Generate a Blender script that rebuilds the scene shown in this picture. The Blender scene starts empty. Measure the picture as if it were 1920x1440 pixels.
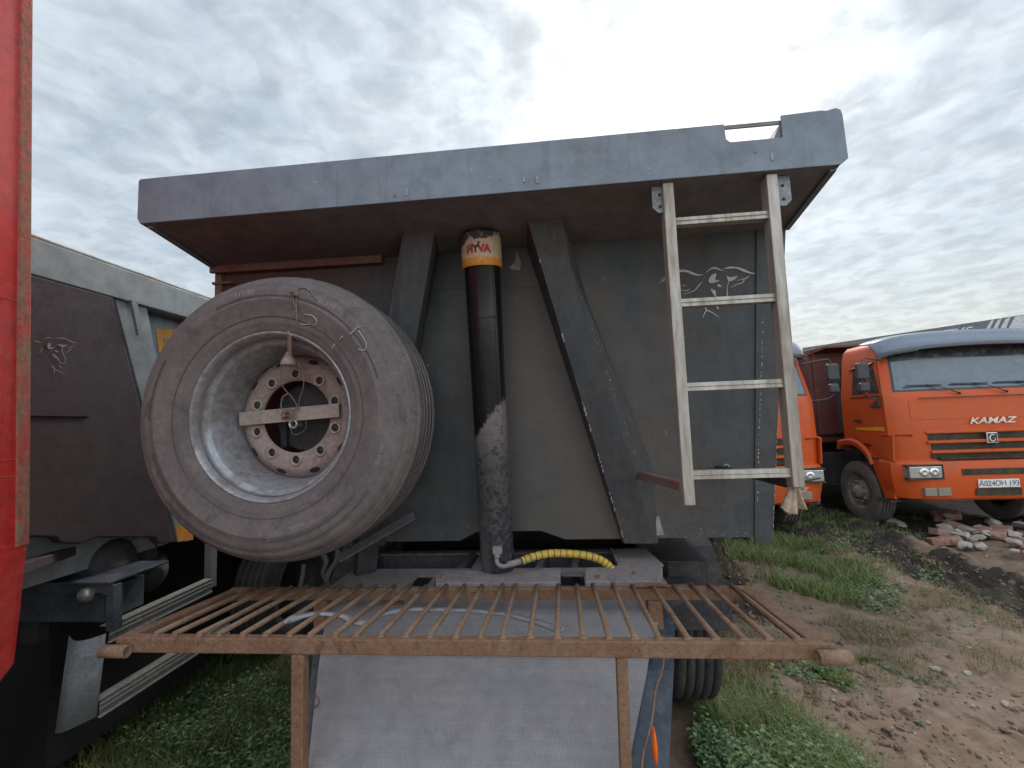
import bpy, math, random
import numpy as np
from mathutils import Vector, Matrix, noise
random.seed(7); rng = np.random.default_rng(7)
R = math.radians; PI = math.pi
scene = bpy.context.scene; C = scene.collection

# ------------------------------------------------------------------ camera
F, CX, CY = 850.0, 960.0, 720.0            # focal length in pixels of the 1920x1440 photo
_vx = Vector((-8150-CX, 1129-CY, F)); _vy = Vector((1042.4-CX, 789-CY, F))
_Y = _vy.normalized(); _X = -_vx; _X = (_X-_X.dot(_Y)*_Y).normalized(); _Z = _X.cross(_Y)
if _Z[1] > 0: _Z = -_Z
CAM = Vector((0, 0, 1.90))
def ray(px, py):
    d = Vector((px-CX, py-CY, F)); return Vector((_X.dot(d), _Y.dot(d), _Z.dot(d)))
def at(px, py, x=None, y=None, z=None):
    d = ray(px, py)
    t = (y-CAM.y)/d.y if y is not None else (x-CAM.x)/d.x if x is not None else (z-CAM.z)/d.z
    return CAM+t*d
def atp(px, py, p0, n):
    d = ray(px, py); return CAM+d*((p0-CAM).dot(n)/d.dot(n))
cam = bpy.data.cameras.new('camera'); cam.sensor_width = 36; cam.lens = 36*F/1920
cam.clip_end = 3000; cam.clip_start = .05
co = bpy.data.objects.new('camera', cam); C.objects.link(co); scene.camera = co
M = Matrix(((_X[0], -_X[1], -_X[2]), (_Y[0], -_Y[1], -_Y[2]), (_Z[0], -_Z[1], -_Z[2])))
co.matrix_world = Matrix.Translation(CAM) @ M.to_4x4()

# ------------------------------------------------------------------ world, sun
SUN_EL, SUN_AZ = 38.0, 15.0               # azimuth from +Y towards +X
sd = Vector((math.sin(R(SUN_AZ))*math.cos(R(SUN_EL)), math.cos(R(SUN_AZ))*math.cos(R(SUN_EL)), math.sin(R(SUN_EL))))
world = bpy.data.worlds.new("World"); scene.world = world; world.use_nodes = True
nt = world.node_tree; N = nt.nodes; L = nt.links; N.clear()
def nd(t, **k):
    n = N.new(t)
    for a, b in k.items(): setattr(n, a, b)
    return n
def vm(op, a, b=None):
    n = nd('ShaderNodeVectorMath', operation=op)
    for i, s in enumerate((a, b)):
        if s is None: continue
        if isinstance(s, (tuple, Vector)): n.inputs[i].default_value = tuple(s)
        else: L.new(s, n.inputs[i])
    return n
def mm(op, a, b=None, c=None, clamp=False):
    n = nd('ShaderNodeMath', operation=op, use_clamp=clamp)
    for i, s in enumerate((a, b, c)):
        if s is None: continue
        if isinstance(s, (int, float)): n.inputs[i].default_value = s
        else: L.new(s, n.inputs[i])
    return n.outputs[0]
def mixc(f, a, b):
    n = nd('ShaderNodeMix', data_type='RGBA')
    if isinstance(f, (int, float)): n.inputs[0].default_value = f
    else: L.new(f, n.inputs[0])
    for i, s in ((6, a), (7, b)):
        if isinstance(s, tuple): n.inputs[i].default_value = s+(1,)
        else: L.new(s, n.inputs[i])
    return n.outputs[2]
def ramp(f, a, b, lo=0., hi=1.):
    n = nd('ShaderNodeMapRange', interpolation_type='SMOOTHSTEP'); L.new(f, n.inputs[0])
    n.inputs[1].default_value = a; n.inputs[2].default_value = b; n.inputs[3].default_value = lo; n.inputs[4].default_value = hi
    return n.outputs[0]
def wnoise(v, sc, det, rough, dist=0.):
    n = nd('ShaderNodeTexNoise'); L.new(v, n.inputs['Vector'])
    n.inputs['Scale'].default_value = sc; n.inputs['Detail'].default_value = det
    n.inputs['Roughness'].default_value = rough; n.inputs['Distortion'].default_value = dist
    return n.outputs[0]
sky = nd('ShaderNodeTexSky', sky_type='NISHITA', sun_disc=False, sun_elevation=R(SUN_EL), sun_rotation=R(SUN_AZ))
sky.air_density = 1.2; sky.dust_density = 2.0
tc = nd('ShaderNodeTexCoord'); dv = vm('NORMALIZE', tc.outputs['Generated']).outputs[0]
sx = nd('ShaderNodeSeparateXYZ'); L.new(dv, sx.inputs[0])
zz = mm('ADD', mm('MAXIMUM', sx.outputs[2], 0.), 0.13)
cb = nd('ShaderNodeCombineXYZ'); L.new(mm('DIVIDE', sx.outputs[0], zz), cb.inputs[0]); L.new(mm('DIVIDE', sx.outputs[1], zz), cb.inputs[1])
n1 = wnoise(cb.outputs[0], 1.3, 4, .55, .3); n2 = wnoise(cb.outputs[0], 5.5, 5, .58, .25)
cover = ramp(mm('ADD', mm('MULTIPLY', n1, .45), mm('MULTIPLY', n2, .55)), .34, .62)
dot = vm('DOT_PRODUCT', dv, sd).outputs['Value']
glow = mm('POWER', mm('MAXIMUM', dot, 0.), 26.); glow2 = mm('POWER', mm('MAXIMUM', dot, 0.), 5.)
gap = mixc(ramp(sx.outputs[2], 0., .35), (5.4, 5.8, 5.7), (4.3, 5.1, 5.8))
gap = mixc(.2, gap, sky.outputs[0])
cl = mixc(cover, gap, mixc(ramp(sx.outputs[2], 0., .3), (6.6, 6.7, 6.0), (5.6, 6.3, 6.9)))
g = mm('ADD', mm('MULTIPLY', glow, 5.5), mm('MULTIPLY', glow2, 1.3))
n3 = wnoise(cb.outputs[0], 2.6, 6, .6, .5)
gm = mm('MULTIPLY', g, ramp(mm('ADD', mm('MULTIPLY', n2, .5), mm('MULTIPLY', n3, .5)), .38, .60, .12, 1.15))
cg = nd('ShaderNodeCombineXYZ')
for i, k in enumerate((1., .99, .95)): L.new(mm('MULTIPLY', gm, k), cg.inputs[i])
cell = ramp(wnoise(cb.outputs[0], 9., 4, .55, .4), .36, .62, .88, 1.04)
cs3 = vm('SCALE', vm('ADD', cl, cg.outputs[0]).outputs[0]); L.new(mm('MULTIPLY', cell, ramp(sx.outputs[1], .15, -.45, 1., 2.3)), cs3.inputs['Scale'])   # sky behind the camera brightened to lift shaded fronts and ground
fin = cs3.outputs[0]
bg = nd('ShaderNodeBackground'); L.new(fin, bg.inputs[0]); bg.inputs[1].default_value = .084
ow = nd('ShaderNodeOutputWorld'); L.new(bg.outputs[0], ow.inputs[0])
sl = bpy.data.lights.new('sun', 'SUN'); sl.energy = 1.3; sl.angle = R(12); sl.color = (1, .95, .88)
so = bpy.data.objects.new('sun', sl); C.objects.link(so)
so.rotation_euler = (-sd).to_track_quat('-Z', 'Y').to_euler(); so.location = (0, 0, 20)
scene.view_settings.view_transform = 'Standard'; scene.view_settings.look = 'None'
scene.view_settings.exposure = 0.55; scene.view_settings.gamma = 1
scene.render.resolution_x, scene.render.resolution_y = 1024, 768
scene.render.engine = 'CYCLES'

# ------------------------------------------------------------------ materials
MATS = {}
def mat(name, base, dust=(.20, .165, .14), amt=.35, rough=.5, metal=0., scale=3., bump=.15, bscale=60., chip=None,
        chipt=.74, chips=30., dark=None, coat=0., stretch=(1, 1, 1), custom=None, spec=.5, vvar=.22, streak=0.):
    global N, L
    if name in MATS: return MATS[name]
    m = bpy.data.materials.new(name); m.use_nodes = True; MATS[name] = m
    N0, L0 = N, L; N = m.node_tree.nodes; L = m.node_tree.links
    b = N['Principled BSDF']; t = nd('ShaderNodeTexCoord')
    mp = nd('ShaderNodeMapping'); mp.inputs['Scale'].default_value = stretch; L.new(t.outputs['Object'], mp.inputs[0])
    v = mp.outputs[0]
    a = wnoise(v, scale, 6, .65, .6); c = wnoise(v, bscale, 5, .6)
    mask = mm('MULTIPLY', ramp(mm('ADD', mm('MULTIPLY', a, .7), mm('MULTIPLY', c, .3)), .38, .66), amt*1.6, clamp=True)
    col = mixc(mask, tuple(base), tuple(dust))
    vv = wnoise(v, scale*7, 5, .7)
    hs = nd('ShaderNodeHueSaturation'); L.new(col, hs.inputs['Color']); L.new(ramp(vv, .25, .75, 1-vvar, 1+vvar), hs.inputs['Value'])
    col = hs.outputs[0]
    if streak:
        mq = nd('ShaderNodeMapping'); mq.inputs['Scale'].default_value = (1, 1, .06); L.new(t.outputs['Object'], mq.inputs[0])
        st = wnoise(mq.outputs[0], 26, 5, .7, .2); col = mixc(mm('MULTIPLY', ramp(st, .52, .70), streak), col, tuple(x*.45 for x in base)); col = mixc(mm('MULTIPLY', ramp(st, .46, .34), streak*.8), col, tuple(dust))
    if dark: col = mixc(ramp(wnoise(v, scale*1.7, 6, .7, 1.2), .56, .68), col, dark)
    if chip:
        cc = wnoise(v, chips, 4, .7); col = mixc(mm('MULTIPLY', ramp(cc, chipt, chipt+.03), ramp(a, .4, .55)), col, tuple(chip))
    if custom: col = custom(col, v, t)
    L.new(col, b.inputs['Base Color'])
    b.inputs['Metallic'].default_value = metal; b.inputs['Specular IOR Level'].default_value = spec
    L.new(ramp(mask, 0, 1, rough, min(1, rough+.4)), b.inputs['Roughness'])
    b.inputs['Coat Weight'].default_value = coat; b.inputs['Coat Roughness'].default_value = .1
    if bump:
        bp = nd('ShaderNodeBump'); bp.inputs['Strength'].default_value = bump; bp.inputs['Distance'].default_value = .004
        L.new(mm('ADD', c, mm('MULTIPLY', a, .8)), bp.inputs['Height']); L.new(bp.outputs[0], b.inputs['Normal'])
    N, L = N0, L0
    return m
BR = (.20, .155, .13)
def wallcustom(col, v, t):        # rust-brown dirt and scraped weld line on the wall, where the photo has them
    s = nd('ShaderNodeSeparateXYZ'); L.new(t.outputs['Object'], s.inputs[0])
    n = wnoise(v, 1.6, 4, .5, .4)
    m = mm('MULTIPLY', ramp(mm('ABSOLUTE', mm('SUBTRACT', s.outputs[0], .35)), .1, .75, 1., 0.), ramp(n, .35, .6), clamp=True)
    col = mixc(mm('MULTIPLY', m, .55), col, (.15, .115, .09))
    r = ramp(mm('ADD', s.outputs[0], mm('MULTIPLY', n, .3)), -.75, -.2, .6, 0.)
    return mixc(r, col, (.12, .06, .06))
m_wall = mat('shaded_grey_wall_paint', (.056, .068, .076), (.10, .08, .070), .35, .55, scale=1.6, bump=.12, chip=(.33, .33, .31), chipt=.69, chips=38, custom=wallcustom, streak=.35)  # same paint as the rim, with the wall's shade mixed into the colour
m_fascia = mat('lit_grey_rim_paint', (.165, .21, .25), (.20, .195, .22), .35, .5, streak=.3, scale=1.2, bump=.08, chip=(.4, .4, .42), chipt=.75, chips=24)  # wall's paint again, coloured lighter for the stronger light on the rim
m_beam = mat('grey_beam_paint', (.048, .055, .060), (.095, .074, .068), .5, .6, scale=4, bump=.3, chip=(.3, .28, .26), chipt=.70, chips=55, dark=(.05, .07, .09), stretch=(1, 1, .5))
m_edge = mat('bare_chipped_edge', (.36, .34, .33), BR, .5, .6, scale=30, bump=.5, dark=(.1, .11, .12))
m_soffit = mat('rim_underside', (.17, .17, .19), BR, .35, .6, scale=2, bump=.2)
m_redoxide = mat('red_oxide_primer', (.20, .09, .075), BR, .5, .7, scale=5, bump=.3)
m_black = mat('black_paint', (.014, .014, .016), (.05, .05, .05), .15, .28, bump=.04, scale=4)
m_dark = mat('dark_chassis', (.024, .026, .032), (.10, .085, .08), .4, .6, scale=5, bump=.3)
m_blue = mat('dark_blue_chassis', (.035, .05, .075), (.15, .14, .14), .35, .45, scale=6, bump=.3, chip=(.3, .3, .3), chipt=.68)
m_dust = mat('dust_covered_steel', (.24, .205, .20), (.28, .24, .228), .6, .85, scale=5, bump=.5, bscale=120, dark=(.17, .145, .14))
m_recess = mat('deck_recess_steel', (.11, .115, .13), (.19, .17, .165), .5, .7, scale=6, bump=.3)
def checker(col, v, t):
    n = nd('ShaderNodeTexChecker'); mp = nd('ShaderNodeMapping'); mp.inputs['Rotation'].default_value = (0, 0, .78); L.new(t.outputs['Object'], mp.inputs[0])
    L.new(mp.outputs[0], n.inputs[0]); n.inputs['Scale'].default_value = 95
    return mixc(mm('MULTIPLY', n.outputs['Fac'], .16), col, (.13, .125, .13))
m_apron = mat('dusty_chequer_sheet', (.25, .24, .25), (.285, .26, .262), .5, .8, scale=2.2, bump=.5, bscale=150, custom=checker, dark=(.215, .205, .215), vvar=.14)
m_alu = mat('aluminium_extrusion', (.43, .40, .355), (.33, .275, .225), .65, .45, metal=.35, scale=8, bump=.1, stretch=(1, 1, .15))
m_alu2 = mat('aluminium_guard', (.50, .49, .45), (.33, .30, .27), .5, .4, metal=.5, scale=6, bump=.1)
m_bolt = mat('galvanised_steel', (.45, .45, .45), BR, .4, .4, metal=.7, bump=.1)
m_plate = mat('galvanised_plate', (.24, .26, .275), (.22, .21, .205), .5, .5, metal=.3, bump=.2, scale=12, dark=(.2, .22, .24))
m_rust = mat('rusty_steel', (.195, .10, .055), (.25, .155, .10), .6, .85, scale=9, bump=.8, bscale=130, dark=(.12, .065, .05))
m_rust2 = mat('dusty_rust_bar', (.215, .125, .075), (.28, .185, .125), .6, .9, scale=14, bump=.8, bscale=160, dark=(.15, .09, .07))
m_tyre = mat('dusty_rubber', (.125, .107, .105), (.185, .155, .148), .6, .85, scale=4, bump=.4, bscale=110, vvar=.14, dark=(.10, .085, .083), spec=.25)
m_tyre2 = mat('dark_rubber', (.03, .03, .033), (.10, .085, .075), .4, .8, scale=5, bump=.4, spec=.25)
m_groove = mat('tyre_groove', (.045, .038, .037), (.08, .065, .06), .5, .95, scale=10, spec=.1)
m_rimw = mat('silver_rim_paint', (.33, .34, .365), (.20, .16, .15), .55, .4, metal=.25, scale=5, bump=.15, dark=(.20, .17, .16))
m_hub = mat('pink_dusty_hub', (.31, .22, .205), (.32, .25, .23), .6, .75, scale=9, bump=.4, dark=(.24, .165, .152))
m_clamp = mat('dusty_clamp_steel', (.36, .30, .265), (.30, .24, .20), .5, .7, scale=8, bump=.2)
m_wire = mat('rusty_wire', (.17, .125, .10), (.26, .2, .16), .6, .8, scale=30)
m_mould = mat('tyre_moulding', (.075, .062, .06), (.12, .10, .09), .5, .9, scale=10, bump=0)
m_letter = mat('tyre_letter', (.29, .25, .24), (.33, .28, .26), .5, .9, scale=10, bump=0)
m_chalk = mat('chalk_mark', (.42, .38, .36), (.3, .26, .24), .5, .9, scale=40, bump=0)
m_yellow = mat('yellow_hose_wrap', (.62, .40, .035), (.35, .27, .10), .4, .45, scale=9, bump=.1)
m_orange = mat('orange_band', (.75, .30, .03), (.35, .2, .1), .3, .5, scale=12)
def smudge(col, v, t):
    s = nd('ShaderNodeSeparateXYZ'); L.new(t.outputs['Object'], s.inputs[0])
    n = wnoise(v, 22, 4, .6, .5)
    f = mm('ADD', mm('ADD', mm('MULTIPLY', mm('SUBTRACT', s.outputs[2], 2.635), 9.), mm('MULTIPLY', s.outputs[0], -3.2)), mm('MULTIPLY', mm('SUBTRACT', n, .5), 1.9))
    return mixc(ramp(f, -.05, .12), col, (.055, .05, .05))
m_cover = mat('dusty_white_sticker', (.58, .42, .26), (.42, .33, .29), .5, .7, scale=20, custom=smudge)
m_coveror = mat('smudged_orange_patch', (.72, .34, .10), (.5, .3, .15), .3, .6, scale=20, custom=smudge)
def oilclean(col, v, t):          # wiped black above, caked dust with a ragged edge below
    s = nd('ShaderNodeSeparateXYZ'); L.new(t.outputs['Object'], s.inputs[0])
    n = wnoise(v, 45, 7, .8, .3); n2 = wnoise(v, 9, 5, .7, .5)
    f = mm('ADD', mm('SUBTRACT', mm('ADD', 1.925, mm('MULTIPLY', s.outputs[0], 1.2)), s.outputs[2]), mm('MULTIPLY', mm('SUBTRACT', n, .5), .16))
    top = ramp(f, 0, .02)
    thin = ramp(mm('ADD', n, mm('MULTIPLY', mm('SUBTRACT', s.outputs[2], 1.55), .25)), .42, .58)
    side = ramp(mm('ADD', s.outputs[0], mm('MULTIPLY', n2, .14)), .01, .07, 1., 0.)
    k = mm('MULTIPLY', top, mm('MAXIMUM', mm('MULTIPLY', thin, .9), mm('MULTIPLY', side, ramp(s.outputs[2], 1.7, 1.45))), clamp=True)
    return mixc(k, mixc(top, col, (.03, .033, .042)), mixc(ramp(s.outputs[2], 1.7, 1.9), (.10, .085, .085), (.19, .165, .158)))
m_cyl = mat('black_cylinder', (.010, .010, .012), (.02, .02, .02), .1, .22, scale=5, bump=.1, custom=oilclean)
m_red = mat('worn_red_paint', (.50, .022, .018), (.38, .05, .04), .4, .42, scale=3, bump=.12, chip=(.28, .13, .10), chipt=.66, chips=22, coat=.1, streak=.35)
m_rededge = mat('rusty_red_edge', (.40, .05, .04), (.24, .14, .09), .8, .7, scale=9, bump=.7, bscale=90, dark=(.16, .08, .055), stretch=(1, 1, .6))
m_grey = mat('light_grey_body_paint', (.24, .27, .28), (.25, .245, .235), .3, .45, scale=1.5, bump=.05)
m_greytop = mat('scuffed_rail_top', (.45, .44, .40), (.42, .22, .13), .7, .6, scale=2.5, bump=.2, dark=(.36, .2, .12))
m_maroon = mat('brown_grey_panel', (.052, .036, .041), (.066, .048, .048), .5, .6, scale=1.6, bump=.2)
m_emblem = mat('pale_sticker', (.58, .53, .50), (.5, .44, .40), .4, .7, scale=20, bump=0)
m_emblem2 = mat('dull_sticker', (.30, .25, .25), (.2, .16, .16), .5, .8, scale=20, bump=0)
m_or = mat('orange_cab_paint', (.56, .078, .010), (.34, .12, .06), .25, .42, scale=1.2, bump=.02, coat=.08, spec=.3, vvar=.06)
m_visor = mat('blue_grey_visor', (.15, .18, .235), (.17, .19, .225), .2, .25, scale=1, bump=0, coat=.3, vvar=.05)
m_glass = mat('windscreen_glass', (.055, .08, .11), (.13, .155, .18), .35, .08, scale=1.8, bump=0, spec=1.)
m_glass2 = mat('side_window_glass', (.03, .035, .038), (.12, .12, .12), .4, .1, scale=8, bump=0, spec=.8)
m_plas = mat('black_plastic', (.035, .036, .040), (.09, .085, .085), .4, .5, scale=8)
m_slot = mat('grille_shadow_mesh', (.018, .016, .015), (.10, .075, .03), .5, .8, scale=6)
m_lens = mat('headlight_glass', (.55, .56, .54), (.3, .28, .27), .4, .12, scale=14, bump=.3, bscale=60, metal=.55)
m_fog = mat('fog_light_glass', (.22, .20, .16), (.3, .24, .18), .5, .3, scale=14, bump=.3)
m_chrome = mat('chrome', (.7, .7, .7), (.4, .38, .36), .3, .2, metal=.9, bump=0)
m_white = mat('white_plate', (.72, .72, .72), (.5, .48, .46), .3, .5, scale=8, bump=0)
m_ink = mat('black_ink', (.02, .02, .022), (.05, .05, .05), .3, .6, bump=0)
m_redink = mat('red_ink', (.42, .03, .05), (.3, .05, .06), .4, .6, bump=0, scale=20)
m_yel = mat('yellow_reflector', (.80, .33, .02), (.6, .3, .05), .3, .4, bump=0)
m_dred = mat('dark_red_tipper_paint', (.13, .03, .026), (.13, .07, .06), .4, .55, scale=2, bump=.15)
m_stripe = mat('white_stripe', (.62, .63, .66), (.5, .5, .5), .3, .5, bump=0)
m_steel = mat('slate_trailer_paint', (.15, .155, .17), (.2, .18, .17), .3, .5, scale=2)
m_twheel = mat('truck_rim', (.32, .28, .25), (.17, .13, .11), .7, .7, scale=12, bump=.5)
m_strip = mat('grey_plastic_strip', (.30, .29, .32), (.33, .29, .29), .5, .7, scale=10, bump=.4)
m_rag = mat('dusty_rag', (.44, .35, .255), (.30, .22, .16), .5, .95, scale=14, bump=.6, bscale=200)
m_amber = mat('amber_lens', (.85, .14, .01), (.6, .15, .03), .2, .2, bump=0)
m_brick = mat('broken_brick', (.30, .13, .09), (.34, .26, .22), .5, .95, scale=9, bump=.6)
m_stone = mat('pale_rubble', (.40, .35, .31), (.30, .24, .20), .5, .95, scale=9, bump=.6)
m_clod = mat('soil_clod', (.16, .105, .075), (.20, .14, .10), .5, 1., scale=20, bump=.8)

# ------------------------------------------------------------------ mesh helpers
class MB:
    def __init__(s): s.v = []; s.f = []; s.mi = []; s.sm = []
    def add(s, vs, fs, mi=0, sm=False):
        o = len(s.v); s.v += [tuple(p) for p in vs]; s.f += [tuple(i+o for i in f) for f in fs]
        s.mi += [mi]*len(fs); s.sm += [sm]*len(fs); return s
    def hexa(s, p, mi=0):   # 8 points: bottom loop 0-3, top loop 4-7
        return s.add(p, [(0, 3, 2, 1), (4, 5, 6, 7), (0, 1, 5, 4), (1, 2, 6, 5), (2, 3, 7, 6), (3, 0, 4, 7)], mi)
    def box(s, a, b, mi=0):
        x0, x1 = sorted((a[0], b[0])); y0, y1 = sorted((a[1], b[1])); z0, z1 = sorted((a[2], b[2]))
        return s.hexa([(x0, y0, z0), (x1, y0, z0), (x1, y1, z0), (x0, y1, z0), (x0, y0, z1), (x1, y0, z1), (x1, y1, z1), (x0, y1, z1)], mi)
    def beam(s, p, q, w, h, up=(0, 0, 1), mi=0):
        p, q = Vector(p), Vector(q); d = (q-p).normalized(); u = Vector(up); u = (u-u.dot(d)*d).normalized(); r = d.cross(u)
        c = [(-w/2, -h/2), (w/2, -h/2), (w/2, h/2), (-w/2, h/2)]
        return s.hexa([p+r*a+u*b for a, b in c]+[q+r*a+u*b for a, b in c], mi)
    def tube(s, pts, r, n=8, mi=0, cap=True):
        pts = [Vector(p) for p in pts]; rs = r if isinstance(r, (list, tuple)) else [r]*len(pts)
        vs = []; fs = []; u = None
        for i, p in enumerate(pts):
            d = (pts[min(i+1, len(pts)-1)]-pts[max(i-1, 0)]).normalized()
            if u is None: u = d.orthogonal().normalized()
            u = (u-u.dot(d)*d).normalized(); w = d.cross(u)
            vs += [p+(u*math.cos(2*PI*k/n)+w*math.sin(2*PI*k/n))*rs[i] for k in range(n)]
        for i in range(len(pts)-1):
            for k in range(n):
                fs.append((i*n+k, i*n+(k+1) % n, (i+1)*n+(k+1) % n, (i+1)*n+k))
        if cap: fs += [tuple(range(n))[::-1], tuple(range((len(pts)-1)*n, len(pts)*n))]
        return s.add(vs, fs, mi, True)
    def lathe(s, prof, c, axis='y', n=64, mi=0, close=False, mis=None, sm=True):   # prof: (radius, along axis)
        c = Vector(c); vs = []
        for r, a in prof:
            for k in range(n):
                t = 2*PI*k/n; q = (r*math.cos(t), r*math.sin(t))
                vs.append(c+(Vector((q[0], a, q[1])) if axis == 'y' else Vector((a, q[0], q[1])) if axis == 'x' else Vector((q[0], q[1], a))))
        m = len(prof)
        for i in range(m if close else m-1):
            j = (i+1) % m
            fs = [(i*n+k, i*n+(k+1) % n, j*n+(k+1) % n, j*n+k) for k in range(n)]
            if i == 0: o = len(s.v); s.v += [tuple(p) for p in vs]
            s.f += [tuple(q+o for q in f) for f in fs]; s.mi += [mis[i] if mis else mi]*n; s.sm += [sm]*n
        return s
    def prism(s, pts, off, mi=0):    # polygon (3d points) extruded by vector
        n = len(pts); a = [Vector(p) for p in pts]; b = [p+Vector(off) for p in a]
        return s.add(a+b, [tuple(range(n)), tuple(range(2*n-1, n-1, -1))]+[(i, i+n, (i+1) % n+n, (i+1) % n) for i in range(n)], mi)
    def cellplate(s, xs, ys, holes, z0, z1, mi=0):
        nx, ny = len(xs)-1, len(ys)-1; solid = lambda i, j: 0 <= i < nx and 0 <= j < ny and (i, j) not in holes
        for i in range(nx):
            for j in range(ny):
                if not solid(i, j): continue
                x0, x1, y0, y1 = xs[i], xs[i+1], ys[j], ys[j+1]
                P = [(x0, y0, z0), (x1, y0, z0), (x1, y1, z0), (x0, y1, z0), (x0, y0, z1), (x1, y0, z1), (x1, y1, z1), (x0, y1, z1)]
                fs = [(0, 3, 2, 1), (4, 5, 6, 7)]
                if not solid(i, j-1): fs.append((0, 1, 5, 4))
                if not solid(i+1, j): fs.append((1, 2, 6, 5))
                if not solid(i, j+1): fs.append((2, 3, 7, 6))
                if not solid(i-1, j): fs.append((3, 0, 4, 7))
                s.add(P, fs, mi)
        return s
    def build(s, name, mats, parent=None, bevel=0., label=None, local=False, mod=None):
        me = bpy.data.meshes.new(name); o0 = Vector((0, 0, 0))
        if parent is not None and not local:
            p = parent
            while p is not None: o0 += Vector(p.location); p = p.parent
        me.from_pydata([(x-o0.x, y-o0.y, z-o0.z) for x, y, z in s.v], [], s.f)
        mats = mats if isinstance(mats, (list, tuple)) else [mats]
        for m in mats: me.materials.append(m)
        me.polygons.foreach_set('material_index', s.mi); me.polygons.foreach_set('use_smooth', s.sm)
        me.validate(); me.update()
        import bmesh
        bm = bmesh.new(); bm.from_mesh(me); bmesh.ops.recalc_face_normals(bm, faces=bm.faces); bm.to_mesh(me); bm.free()
        o = bpy.data.objects.new(name, me); C.objects.link(o)
        if parent is not None: o.parent = parent
        if bevel:
            b = o.modifiers.new('bevel', 'BEVEL'); b.width = bevel; b.segments = 2; b.limit_method = 'ANGLE'; b.angle_limit = R(40)
        if label: o['label'] = label
        return o
def thing(name, label, cat, loc=(0, 0, 0), group=None):
    o = bpy.data.objects.new(name, None); C.objects.link(o); o.location = loc; o.empty_display_size = .1
    o['label'] = label; o['category'] = cat
    if group: o['group'] = group
    return o
def tag(o, label, cat, group=None, kind=None):
    if label: o['label'] = label
    if cat: o['category'] = cat
    if group: o['group'] = group
    if kind: o['kind'] = kind
    return o
def spline(pts, n=8):
    P = [Vector(p) for p in pts]; out = []
    for i in range(len(P)-1):
        a, b, c, d = P[max(i-1, 0)], P[i], P[i+1], P[min(i+2, len(P)-1)]
        for k in range(n):
            t = k/n; out.append(.5*((2*b)+(c-a)*t+(2*a-5*b+4*c-d)*t*t+(3*b-a-3*c+d)*t**3))
    return out+[P[-1]]
def text_mb(txt, size, fn, depth=.003, shear=0., space=1., bold=0.):
    cu = bpy.data.curves.new('t', 'FONT'); cu.body = txt; cu.size = size; cu.align_x = 'CENTER'; cu.shear = shear
    cu.space_character = space; cu.offset = bold; cu.resolution_u = 3; cu.fill_mode = 'FRONT'
    o = bpy.data.objects.new('t', cu); C.objects.link(o); bpy.context.view_layer.update()
    me = o.to_mesh(); vs = [fn(v.co.x, v.co.y) for v in me.vertices]; fs = [tuple(p.vertices) for p in me.polygons]
    o.to_mesh_clear(); bpy.data.objects.remove(o)
    mb = MB(); mb.add(vs, fs); return mb
def ribbon(mb, pts, ws, fn, n=5):
    Q = spline([Vector((p[0], p[1], 0)) for p in pts], n); m = len(Q); vs = []
    for i, q in enumerate(Q):
        d = (Q[min(i+1, m-1)]-Q[max(i-1, 0)]).normalized(); nn = Vector((-d.y, d.x, 0))
        t = i/(m-1)*(len(ws)-1); a = int(min(t, len(ws)-2)); w = ws[a]+(ws[a+1]-ws[a])*(t-a)
        vs += [fn(*(q+nn*w/2)[:2]), fn(*(q-nn*w/2)[:2])]
    mb.add(vs, [(2*i, 2*i+1, 2*i+3, 2*i+2) for i in range(m-1)])

# ------------------------------------------------------------------ ground
def sst(a, b, x):
    t = max(0., min(1., (x-a)/(b-a))); return t*t*(3-2*t)
def fbm(x, y, s, o=4): return noise.fractal(Vector((x*s, y*s, .3)), 1.0, 2.1, o)
def dist_band(x, y, xc, w): return math.exp(-((x-xc)/w)**2)
def track(x, y):      # soil churned by wheels: two furrows along Y on the right, one beside the trailer
    a = dist_band(x, y, 4.30+.25*math.sin(y*.5), .52)*sst(3.9, 5.2, y)
    b = dist_band(x, y, 1.95+.10*(y-6 if y > 4 else -2)+.1*math.sin(y), .27)*sst(3.9, 5.2, y)
    c = dist_band(x, y, 2.35, .22)*sst(2.2, 3, y)*(1-sst(4, 5.2, y))*.5
    return a, b, c
def gz(x, y):
    near = 1-sst(14, 22, math.hypot(x, y-4))
    a, b, c = track(x, y)
    f = fbm(x, y, 1.2)*.030+fbm(x+9, y, 5., 4)*.020+fbm(x, y+4, 18., 3)*.008*(1.-sst(7, 10, y))
    rough = (a+b+c*.6)*(abs(fbm(x*.8, y, 4.5, 3))*.20-.06)
    lug = (a+.6*b)*.028*math.sin(y*30+3*fbm(x, y, 2.))
    berm = .06*dist_band(x, y, 3.72, .2)*sst(4, 5, y)+.08*dist_band(x, y, 4.85, .22)*sst(4, 5, y)
    return (f+rough+lug+berm*(1+fbm(x, y, 3.)))*near-.02
def axis(lo, flo, fhi, hi, st):
    a = list(np.arange(flo, fhi, st)); s = st; v = fhi
    while v < hi: a.append(v); s *= 1.16; v += s
    a.append(hi); s = st; v = flo
    while v > lo: v -= s; s *= 1.16; a.insert(0, max(v, lo))
    return a
gx = axis(-900, -4.0, 7.0, 900, .035); gy = axis(-900, 1.8, 9.5, 1500, .04)
gv = [(x, y, gz(x, y)) for y in gy for x in gx]; nx = len(gx)
gf = [(j*nx+i, j*nx+i+1, (j+1)*nx+i+1, (j+1)*nx+i) for j in range(len(gy)-1) for i in range(nx-1)]
gme = bpy.data.meshes.new('ground'); gme.from_pydata(gv, [], gf); gme.polygons.foreach_set('use_smooth', [True]*len(gf))
at_ = gme.attributes.new('soil_shade', 'FLOAT', 'POINT')
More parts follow.
